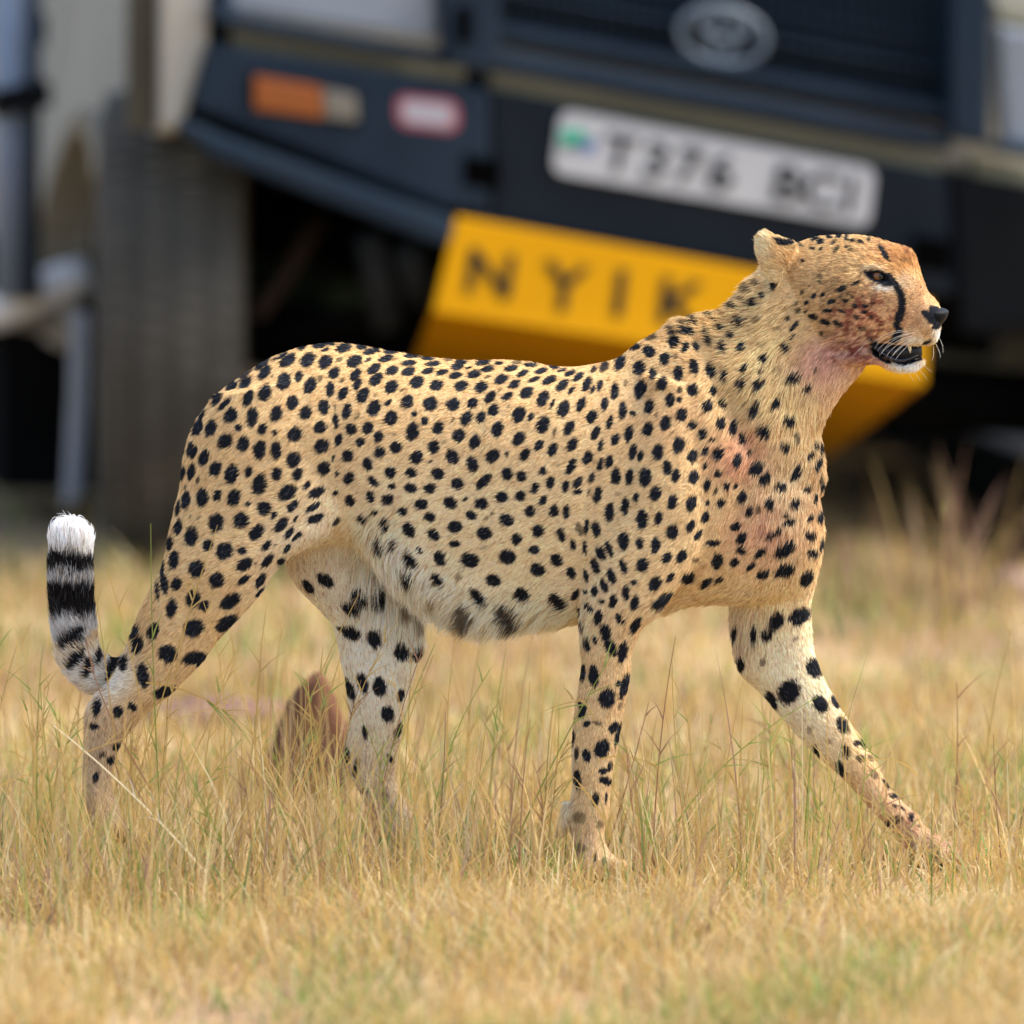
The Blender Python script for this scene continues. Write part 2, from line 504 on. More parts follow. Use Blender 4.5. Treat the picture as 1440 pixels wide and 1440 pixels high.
# -- number plate with its writing
plate = part('number_plate', rrect((789,153),(1232,237),(1222,320),(776,243),.22), -.018, .008, white, truck, .0)
def glyphs(name, body_, ext, spacing, offset, mat):
    cu = bpy.data.curves.new(name, 'FONT')
    cu.body = body_; cu.size = 1.0; cu.extrude = ext; cu.space_character = spacing; cu.offset = offset
    t = bpy.data.objects.new(name, cu); COL.objects.link(t)
    me = bpy.data.meshes.new_from_object(t.evaluated_get(bpy.context.evaluated_depsgraph_get()))
    bpy.data.objects.remove(t); bpy.data.curves.remove(cu)
    me.name = name; me.materials.clear(); me.materials.append(mat)
    o = bpy.data.objects.new(name, me); COL.objects.link(o)
    return o
def text(body_, px, py, hpx, wscale, mat, parent, off, name, ux, uv, ext=.0015, spacing=1.0):
    o = glyphs(name, body_, ext, spacing, .008, mat)
    a, bb = F(px, py, off), F(px + uv[0] * hpx, py + uv[1] * hpx, off)
    h = (bb - a).length / .69
    Xd = (F(px + ux[0], py + ux[1], off) - a).normalized()
    Zd = Xd.cross((bb - a).normalized()).normalized()
    Yd = Zd.cross(Xd)
    M = Matrix((Xd * h * wscale, Yd * h, Zd)).transposed().to_4x4()
    M.translation = a - Vector(parent['_o'])
    o.parent = parent
    o.matrix_local = M
    return o
PUX = (.985, .178)
for ch, cx_, hw in (('T',860,17),('3',914,16),('7',960,16),('6',1006,16),('B',1096,16),('C',1142,19),('I',1187,5)):
    text(ch, cx_ - hw, 237 + (cx_ - hw - 850) * .182, 51, 1.12, ink, plate, -.021, 'plate_lettering', PUX, (.16, -.98))
for q, m in (([(788,184),(812,180),(830,196),(790,206)], newmat('flag_green', (.06, .42, .26), rough=.4)), ([(812,208),(836,196),(836,212),(822,214)], newmat('flag_blue', (.05, .12, .42), rough=.4)),
             ([(790,207),(831,197),(834,200),(791,212)], newmat('flag_black', (.02, .02, .02), rough=.4))):
    part('plate_flag', q, -.0205, .003, m, plate, 0)
# -- yellow skid plate: upright face with lettering, lower face folded back under
sk = MB()
tl, tr, cr_, cl = F(642,308,-.05), F(1308,428,-.05), F(1300,541,-.10), F(610,438,-.10)
dl = cl + EB * .52 - RU * .172 + RX * .06; dr = cr_ + EB * .52 - RU * .172 - RX * .03
th = EB * .012 + RU * .004
vs = [tl, tr, cr_, cl, dr, dl]
sk.add(vs + [v + th for v in vs], [(3, 2, 1, 0), (5, 4, 2, 3), (6, 7, 8, 9), (9, 8, 10, 11), (0, 1, 7, 6), (1, 2, 8, 7), (2, 4, 10, 8), (4, 5, 11, 10), (5, 3, 9, 11), (3, 0, 6, 9)])
skid = sk.build('skid_plate', yellow, truck)
def on_skid(px, py):
    r = ray(px, py); n = (tr - tl).cross(cl - tl).normalized()
    return CAMV + r * ((tl - CAMV).dot(n) / r.dot(n))
def skid_text(ch, px, py, hpx, ws):
    o = glyphs('skid_lettering', ch, .001, 1.0, .014, ink)
    a = on_skid(px, py); bb = on_skid(px + .22 * hpx, py - .97 * hpx)
    h = (bb - a).length / .69
    Xd = (tr - tl).normalized(); n = (tr - tl).cross(cl - tl).normalized()
    if n.dot(EB) > 0: n = -n
    Yd = n.cross(Xd).normalized()
    M = Matrix((Xd * h * ws, Yd * h, n)).transposed().to_4x4()
    M.translation = a + n * .003 - Vector(skid['_o'])
    o.parent = skid; o.matrix_local = M
for ch, x, y, h, ws in (('N',648,407,60,1.1),('Y',760,430,64,1.05),('I',855,441,64,1.1),('K',918,452,64,1.1)):
    skid_text(ch, x, y, h, ws)
# -- wheels
def wheel(center, r, w, name='wheel', yaw=YAW):
    EX, EB = Vector((math.cos(yaw), math.sin(yaw), 0)), Vector((-math.sin(yaw), math.cos(yaw), 0))
    e = bpy.data.objects.new(name, None); e.parent = truck; COL.objects.link(e)
    e.location = center - Vector(truck['_o']); e['_o'] = tuple(center)
    prof = [(-w * .30, r * .56), (-w * .46, r * .62), (-w * .52, r * .78), (-w * .50, r * .92), (-w * .44, r * .985), (-w * .2, r), (w * .2, r), (w * .44, r * .985), (w * .50, r * .92), (w * .52, r * .78), (w * .46, r * .62), (w * .30, r * .56)]
    seg = 64; b = MB(); vs = []; fs = []
    for k in range(seg):
        t = 2 * math.pi * k / seg
        for x, rr in prof:
            vs.append(center + EX * x + (EB * math.cos(t) + Vector((0, 0, 1)) * math.sin(t)) * rr)
    n = len(prof)
    for k in range(seg):
        for i in range(n - 1):
            k2 = (k + 1) % seg
            fs.append((k * n + i, k * n + i + 1, k2 * n + i + 1, k2 * n + i))
    b.add(vs, fs)
    b.build('tyre', rubber, e, origin=center, smooth=True).location = (0, 0, 0)
    b = MB()
    for k in range(72):                       # tread blocks, four ribs, staggered
        for j, (x0, x1) in enumerate(((-.47, -.27), (-.23, -.03), (.03, .23), (.27, .47))):
            t0 = 2 * math.pi * (k + (.5 if j % 2 else 0) + .1) / 72; t1 = t0 + 2 * math.pi * .72 / 72
            p = []
            for rr in (r + .008, r * .96):
                for t, x in ((t0, x0), (t0, x1), (t1, x1 + .03), (t1, x0 + .03)):
                    dr_ = -.008 if (rr > r and abs(x) > .4) else 0
                    p.append(center + EX * x * w + (EB * math.cos(t) + Vector((0, 0, 1)) * math.sin(t)) * (rr + dr_))
            b.hexa(p)
    o = b.build('tread', rubber, e, origin=center); o.location = (0, 0, 0); o['kind'] = 'stuff'
    b = MB()
    rim = [(-w * .46, r * .60), (-w * .40, r * .58), (-w * .30, r * .54), (-w * .22, r * .30), (-w * .36, r * .14), (-w * .36, .001)]
    vs = []; fs = []
    for k in range(40):
        t = 2 * math.pi * k / 40
        for x, rr in rim:
            vs.append(center + EX * x + (EB * math.cos(t) + Vector((0, 0, 1)) * math.sin(t)) * rr)
    for k in range(40):
        for i in range(len(rim) - 1):
            k2 = (k + 1) % 40
            fs.append((k * len(rim) + i, k * len(rim) + i + 1, k2 * len(rim) + i + 1, k2 * len(rim) + i))
    b.add(vs, fs); b.build('rim', alloy, e, origin=center, smooth=True).location = (0, 0, 0)
RW, WW = .395, .235
def ground_at(p): return float(gz(p.x, p.y))
wc = F(243, 480, .42); wc = Vector((wc.x, wc.y, ground_at(wc) + RW - .015)); wheel(wc, RW, WW, yaw=math.radians(1.0))
wr = wc + EX * 1.66; wheel(Vector((wr.x, wr.y, ground_at(wr) + RW - .015)), RW, WW)
for s in (0, 1.66):
    q = wc + EB * 2.85 + EX * s; wheel(Vector((q.x, q.y, float(gz(q.x, q.y)) + RW - .02)), RW, WW)
# -- axle, springs, steering
b = MB(); b.tube([wc + EX * .1, wr - EX * .1 + Vector((0, 0, -.15))], .055, 12); b.build('axle', under, truck, smooth=True)
q = wc + EB * 2.85
b = MB(); b.tube([q + EX * .1, q + EX * 1.5], .06, 12); b.build('axle', under, truck, smooth=True)
for q_ in (wc + EX * .62, q + EX * .80):
    b = MB(); b.tube([q_ + EB * .14, q_ - EB * .14], [.16, .13], 14); b.build('differential', under, truck, smooth=True)
b = MB(); box(b, mid + EB * 1.55 - RU * .22, .74, .55, .14); b.build('underbody_blocker', under, truck, bevel=.02)  # box added to darken the space under the vehicle
b = MB(); box(b, mid + EB * 3.3 - RU * .20, .74, .7, .16); b.build('rear_blocker', under, truck, bevel=.03)  # second added box, keeps light out further back
b = MB(); b.tube([F(452,305,.45), F(425,345,.42), F(398,395,.40), F(358,446,.38)], .016, 8)
b.build('brake_hose', newmat('rusty_brown_hose', (.07, .045, .035), rough=.8, noise=.3), truck, smooth=True)
b = MB(); b.tube([F(400,470,.30), F(560,430,.28), F(760,470,.28)], .02, 8); b.build('steering_rod', under, truck, smooth=True)
b = MB()
for a0, a1 in (((520,330),(545,460)), ((575,345),(590,420))):
    b = MB(); b.tube([F(*a0, .25), F(*a1, .28)], .028, 10)
    b.build('shock_absorber', newmat('grimy_grey_steel', (.03, .034, .038), rough=.7, noise=.3), truck, smooth=True)
# -- side step tube and upright tube beside the front wheel
st = F(112, 398, .95)
b = MB(); b.tube([F(124,388,.60), F(92,396,.60), F(50,413,.60), F(8,434,.61), F(-26,440,.72), F(-60,440,1.1), F(-160,420,1.9)], .034, 14)
b.build('side_step', tubemat, truck, smooth=True)
for q, r_, c_ in ((16, .026, (.16, .20, .26)), (44, .018, (.02, .03, .045))):  # light pole, then a dark one painting the shadow beside it
    b = MB(); b.tube([F(q,-60,.55), F(q - 3,200,.55), F(q - 2,420,.55)], r_, 14)
    b.build('pole_and_shadow', newmat('steel_and_shadow', c_, rough=.4, spec=.4, noise=.15), truck, smooth=True)
for q, o_ in (([(-8,128),(70,112),(74,150),(-8,166)], .5), ([(44,18),(66,20),(66,64),(44,60)], .55)):
    part('pole_bracket', q, o_, .12, black, truck)
b = MB(); prism(b, [(4,452),(150,446),(150,690),(2,690)], 1.2, .5); b.build('shadow_block', under, truck)  # dark block added for the shadow beside the wheel, hides a lit patch
b = MB(); prism(b, [(102,440),(126,440),(122,560),(114,700),(92,712),(100,560)], .50, .03); b.build('step_leg', newmat('grey_dusty_steel', (.30, .31, .33), rough=.5, spec=.3, noise=.12), truck, bevel=.004)


# ================================================================== CHEETAH
HY = lambda px: -0.030 * max(0.0, (px - 1110) / 220.0)      # head turned a little towards the camera
BODY = [
 # trunk, rump to chest
 [(258,640,266,690,.030,0),(268,600,278,725,.055,0),(292,565,305,745,.076,0),(335,530,355,765,.092,0),(394,495,425,775,.098,0),(471,479,495,765,.096,0),(559,491,568,832,.096,0),
  (640,503,637,866,.099,0),(720,507,717,876,.103,0),(800,516,800,878,.106,0),(868,500,892,874,.106,0),(922,466,985,848,.102,0),(972,448,1070,848,.094,0),
  (1040,500,1128,835,.078,0),(1108,590,1152,800,.056,0),(1145,650,1161,750,.034,0)],
 # withers, neck
 [(862,505,1010,800,.075,0),(908,473,1095,770,.085,0),(960,450,1160,690,.080,0),(1008,440,1157,612,.070,0),(1036,415,1172,570,.062,0),(1060,384,1197,540,.057,0),(1090,356,1217,517,.050,-.002),(1130,350,1232,500,.042,-.004)],
]
HEADL = [
 [(1086,374,1122,466,.034),(1106,348,1142,496,.052),(1140,333,1166,508,.060),(1175,329,1196,506,.062),(1214,331,1219,494,.057),(1250,340,1240,484,.050),(1278,349.5,1264,486,.042),(1288,361,1274,487,.037),
  (1293.5,376,1283,488,.033),(1303,405,1295,487,.030),(1316,421,1308,486,.027),(1325,434,1317,479,.019),(1328,443,1321,468,.010)],
 [(1150,470,1168,522,.042),(1188,478,1204,516,.038),(1218,486,1233,512,.032),(1243,504,1255,519,.026),(1261,510,1271,522,.022),(1280,508,1288,521,.020),(1294,500,1297,514,.015),(1300,503,1301,509,.007)],
]
for L in HEADL:
    BODY.append([(a, b, c, d, h, HY((a + c) / 2)) for a, b, c, d, h in L])
BODY += [
 # near ear, far ear
 [(1124,340,1090,410,.014,-.040),(1106,333,1072,380,.014,-.047),(1091,328,1062,356,.012,-.052),(1080,323.5,1062,340,.009,-.054),(1074,323,1064,331,.005,-.055)],
 [(1126,350,1098,408,.013,.040),(1106,348,1082,380,.011,.046),(1092,344,1074,358,.009,.050),(1082,340,1074,347,.005,.052)],
 # far brow
 [(1262,352,1268,385,.014,.020),(1280,362,1284,388,.013,.018),(1291,374,1292,388,.008,.014)],
 # near brow and cheekbone
 [(1200,362,1206,384,.012,-.052),(1226,368,1228,380,.012,-.055),(1250,374,1250,386,.010,-.052)],
 [(1190,392,1192,430,.016,-.054),(1222,400,1222,436,.015,-.052),(1250,408,1248,440,.012,-.046)],
 # whisker pad
 [(1250,440,1248,480,.014,-.036),(1275,440,1272,486,.016,-.040),(1296,446,1294,486,.013,-.040),(1310,452,1308,480,.008,-.036)],
 # near shoulder and fore leg
 [(900,520,985,545,.030,-.058),(872,630,1000,630,.046,-.064),(838,730,998,735,.047,-.072),(821,790,975,800,.046,-.076),(815,840,938,852,.043,-.077),(815,878,908,882,.037,-.077),(816,915,895,912,.032,-.077),
  (814,953,887,958,.030,-.077),(806,1000,878,1006,.028,-.077),(802,1060,868,1065,.026,-.077),(804,1103,861,1105,.0245,-.077),(800,1138,858,1140,.025,-.077),(803,1172,852,1172,.0235,-.078),(807,1195,857,1194,.026,-.080),(808,1214,872,1211,.032,-.082),(814,1230,874,1229,.029,-.083)],
 [(793,1126,815,1130,.010,-.072),(783,1160,800,1165,.010,-.072),(779,1176,790,1178,.006,-.072)],
 # far fore leg, reaching ahead
 [(1052,740,1155,720,.045,.030),(1033,820,1152,800,.046,.038),(1029,870,1142,852,.040,.046),(1031,915,1145,905,.036,.052),(1038,945,1154,938,.034,.055),(1067,974,1167,968,.031,.057),(1089,1000,1182,994,.029,.058),(1114,1028,1200,1020,.027,.058),
  (1148,1064,1227,1063,.025,.058),(1188,1100,1251,1104,.024,.058),(1224,1139,1273,1130,.025,.057),(1247,1165,1289,1143,.025,.056),(1267,1187,1303,1163,.027,.055),(1287,1215,1333,1182,.031,.054),(1311,1228,1350,1197,.030,.053),(1331,1231,1356,1213,.020,.053)],
 # near hind leg
 [(300,555,440,520,.040,-.045),(262,612,468,590,.047,-.053),(249,680,488,668,.050,-.056),(237,742,476,738,.049,-.060),(225,795,400,793,.047,-.066),(206,835,367,837,.040,-.068),(189,880,322,887,.034,-.070),(176,914,287,931,.030,-.070),
  (156,953,248,972,.026,-.070),(134,977,213,1000,.024,-.069),(119,1000,188,1026,.022,-.068),(116,1040,170,1050,.021,-.067),(115,1085,158,1085,.020,-.067),(117,1118,160,1113,.022,-.067),(124,1148,170,1134,.028,-.068),(137,1173,188,1155,.030,-.069),(162,1188,203,1175,.020,-.070)],
 # far hind leg
 [(385,640,545,640,.045,.045),(388,730,572,745,.050,.048),(404,806,584,820,.045,.052),(442,853,588,868,.040,.055),(470,888,590,903,.035,.058),(480,938,586,944,.032,.060),(486,975,575,979,.029,.060),(490,999,570,1010,.027,.060),
  (486,1034,565,1040,.025,.060),(483,1060,560,1065,.023,.060),(493,1094,557,1088,.021,.060),(507,1120,560,1105,.020,.060),(522,1145,573,1130,.021,.060),(531,1170,586,1150,.027,.060),(546,1188,598,1168,.028,.060),(571,1195,608,1182,.020,.060)],
]
# toes: (x, y, depth, length px, half height px)
for x, y, d in ((858,1214,-.104),(868,1216,-.089),(868,1217,-.073),(856,1216,-.060),(1338,1205,.030),(1346,1210,.046),(1346,1212,.062),(1336,1212,.076),
                (186,1172,-.092),(198,1176,-.077),(198,1178,-.062),(594,1180,.040),(604,1184,.054),(604,1186,.069)):
    BODY.append([(x - 16, y - 11, x - 16, y + 11, .009, d), (x, y - 12, x, y + 13, .0105, d), (x + 11, y - 7, x + 9, y + 11, .008, d), (x + 16, y + 2, x + 14, y + 9, .004, d)])
# tail: hangs behind the near thigh, curls up at the left
TAIL = [(300,590,.000,27),(288,640,.010,27),(274,720,.025,27),(262,800,.040,27),(240,870,.045,27),(208,922,.030,26),(172,950,.000,27),(138,949,-.028,30),(112,924,-.040,31),(104,878,-.042,31),(100,838,-.042,30),(99,795,-.042,30),(99,760,-.042,29),(99,743,-.042,20)]
def tail_mesh():
    b = MB()
    A = np.array(TAIL, float)
    pts, rs = [], []
    for i in range(len(A) - 1):
        p0, p1, p2, p3 = A[max(i - 1, 0)], A[i], A[i + 1], A[min(i + 2, len(A) - 1)]
        for k in range(4):
            r = cr(p0, p1, p2, p3, k / 4)
            pts.append(W(r[0], r[1], r[2])); rs.append(r[3] / 1085.0)
    pts.append(W(*A[-1][:3])); rs.append(A[-1][3] / 1085.0)
    b.tube(pts, rs, n=20)
    return b.v, b.f

def smooth(V, E, it, lam, mu, wt=None):
    n = len(V)
    deg = np.bincount(E.ravel(), minlength=n).astype(float)[:, None]
    for k in range(it):
        for f in ((lam, mu) if mu else (lam,)):
            S = np.stack([np.bincount(E[:, 0], V[E[:, 1], c], n) + np.bincount(E[:, 1], V[E[:, 0], c], n) for c in range(3)], 1) / deg
            d = (S - V) * f
            V = V + (d * wt[:, None] if wt is not None else d)
    return V

def remesh(src, voxel):
    o = bpy.data.objects.new('body_volume', src)
    COL.objects.link(o)
    md = o.modifiers.new('r', 'REMESH'); md.mode = 'VOXEL'; md.voxel_size = voxel
    dg = bpy.context.evaluated_depsgraph_get()
    me = bpy.data.meshes.new_from_object(o.evaluated_get(dg))
    bpy.data.objects.remove(o)
    return me

def mesh_arrays(me):
    V = np.empty(len(me.vertices) * 3, np.float32); me.vertices.foreach_get('co', V)
    E = np.empty(len(me.edges) * 2, np.int32); me.edges.foreach_get('vertices', E)
    return V.reshape(-1, 3).astype(float), E.reshape(-1, 2)

def build_body():
    v, f = [], []
    for st in BODY:
        a, b = loft(st)
        o = len(v); v += [tuple(x) for x in a]; f += [tuple(i + o for i in q) for q in b]
    a, b = tail_mesh()
    o = len(v); v += [tuple(x) for x in a]; f += [tuple(i + o for i in q) for q in b]
    src = bpy.data.meshes.new('body_source'); src.from_pydata(v, [], f)
    me = remesh(src, 0.0026)
    V, E = mesh_arrays(me)
    px, py = proj(V)
    # muscles and joints of the trunk run together softly; face, ears and feet keep their detail
    trunk = np.clip((1080 - px) / 60, 0, 1) * np.clip((980 - py) / 60, 0, 1) * np.clip((px - 180) / 40, 0, 1)
    neck = np.clip((1160 - px) / 40, 0, 1) * np.clip((py - 400) / 30, 0, 1) * np.clip((960 - py) / 60, 0, 1)
    wt = np.clip(np.maximum(trunk, neck), 0.0, 1)
    V = smooth(V, E, 40, 0.6, -0.61, wt)
    V = smooth(V, E, 10, 0.5, None, wt)
    join = np.exp(-((px - 1130) / 34) ** 2 - ((py - 470) / 62) ** 2)
    V = smooth(V, E, 40, 0.6, -0.61, np.clip(join * 1.3, 0, 1))
    V = smooth(V, E, 4, 0.55, -0.56)
    # the coat stands about 2.5 mm off the skin
    me.vertices.foreach_set('co', V.astype(np.float32).ravel()); me.update()
    N = np.empty(len(V) * 3, np.float32); me.vertices.foreach_get('normal', N); N = N.reshape(-1, 3).astype(float)
    fine = np.exp(-((px - 1250) / 90) ** 2 - ((py - 430) / 90) ** 2)
    V = V - N * (0.0022 * (1 - 0.75 * fine))[:, None]
    # skin folds and muscle relief, real displacement
    def groove(pts, wd, dp):
        q = np.stack([px, py], 1); dmin = np.full(len(V), 1e9)
        for (x0, y0), (x1, y1) in zip(pts[:-1], pts[1:]):
            a = np.array([x0, y0]); d = np.array([x1 - x0, y1 - y0]); t = np.clip(((q - a) @ d) / (d @ d), 0, 1)
            dmin = np.minimum(dmin, np.hypot(*(q - a - t[:, None] * d).T))
        return -dp * np.exp(-(dmin / wd) ** 2) * (N[:, 1] < 0)
    dsp = groove([(468,530),(472,600),(464,680),(470,730)], 22, .0022) + groove([(832,660),(824,720),(815,800),(812,850)], 12, .003)
    dsp += groove([(1030,560),(1060,640),(1040,720),(1010,800)], 16, .004) + groove([(900,560),(870,640),(850,700)], 12, .002)
    dsp += groove([(985,490),(1010,560),(1040,620)], 18, .0035)
    dsp += groove([(330,840),(290,900),(240,960)], 8, .0015) + groove([(1085,690),(1120,650),(1150,610)], 12, .003)
    dsp += (vnoise(V, 14, 5) - 0.5) * 0.006 * trunk + (vnoise(V, 38, 6) - 0.5) * 0.0018
    V = V + N * dsp[:, None]
    # eye openings, both sides
    for side in (-1, 1):
        ex, ey = 1234.5, 389.0
        ca, sa = math.cos(math.radians(17)), math.sin(math.radians(17))
        dx, dy = px - ex, py - ey
        u = (dx * ca + dy * sa) / 16.5; w = (-dx * sa + dy * ca) / 7.2
        inside = np.clip((1.0 - (np.abs(u) ** 1.7 + np.abs(w) ** 1.7)) / 0.30, 0, 1) * (N[:, 1] * side > 0.2) * (np.abs(V[:, 1]) > 0.02)
        V[:, 1] -= side * inside * 0.010
    me.vertices.foreach_set('co', V.astype(np.float32).ravel()); me.update()
    return me, V, E

BODY_ME, BV, BE = build_body()

def mesh_normals(me, n):
    N = np.empty(n * 3, np.float32); me.vertices.foreach_get('normal', N)
    return N.reshape(-1, 3).astype(float)
BN = mesh_normals(BODY_ME, len(BV))
BVH = BVHTree.FromPolygons([tuple(x) for x in BV], [tuple(p.vertices) for p in BODY_ME.polygons])

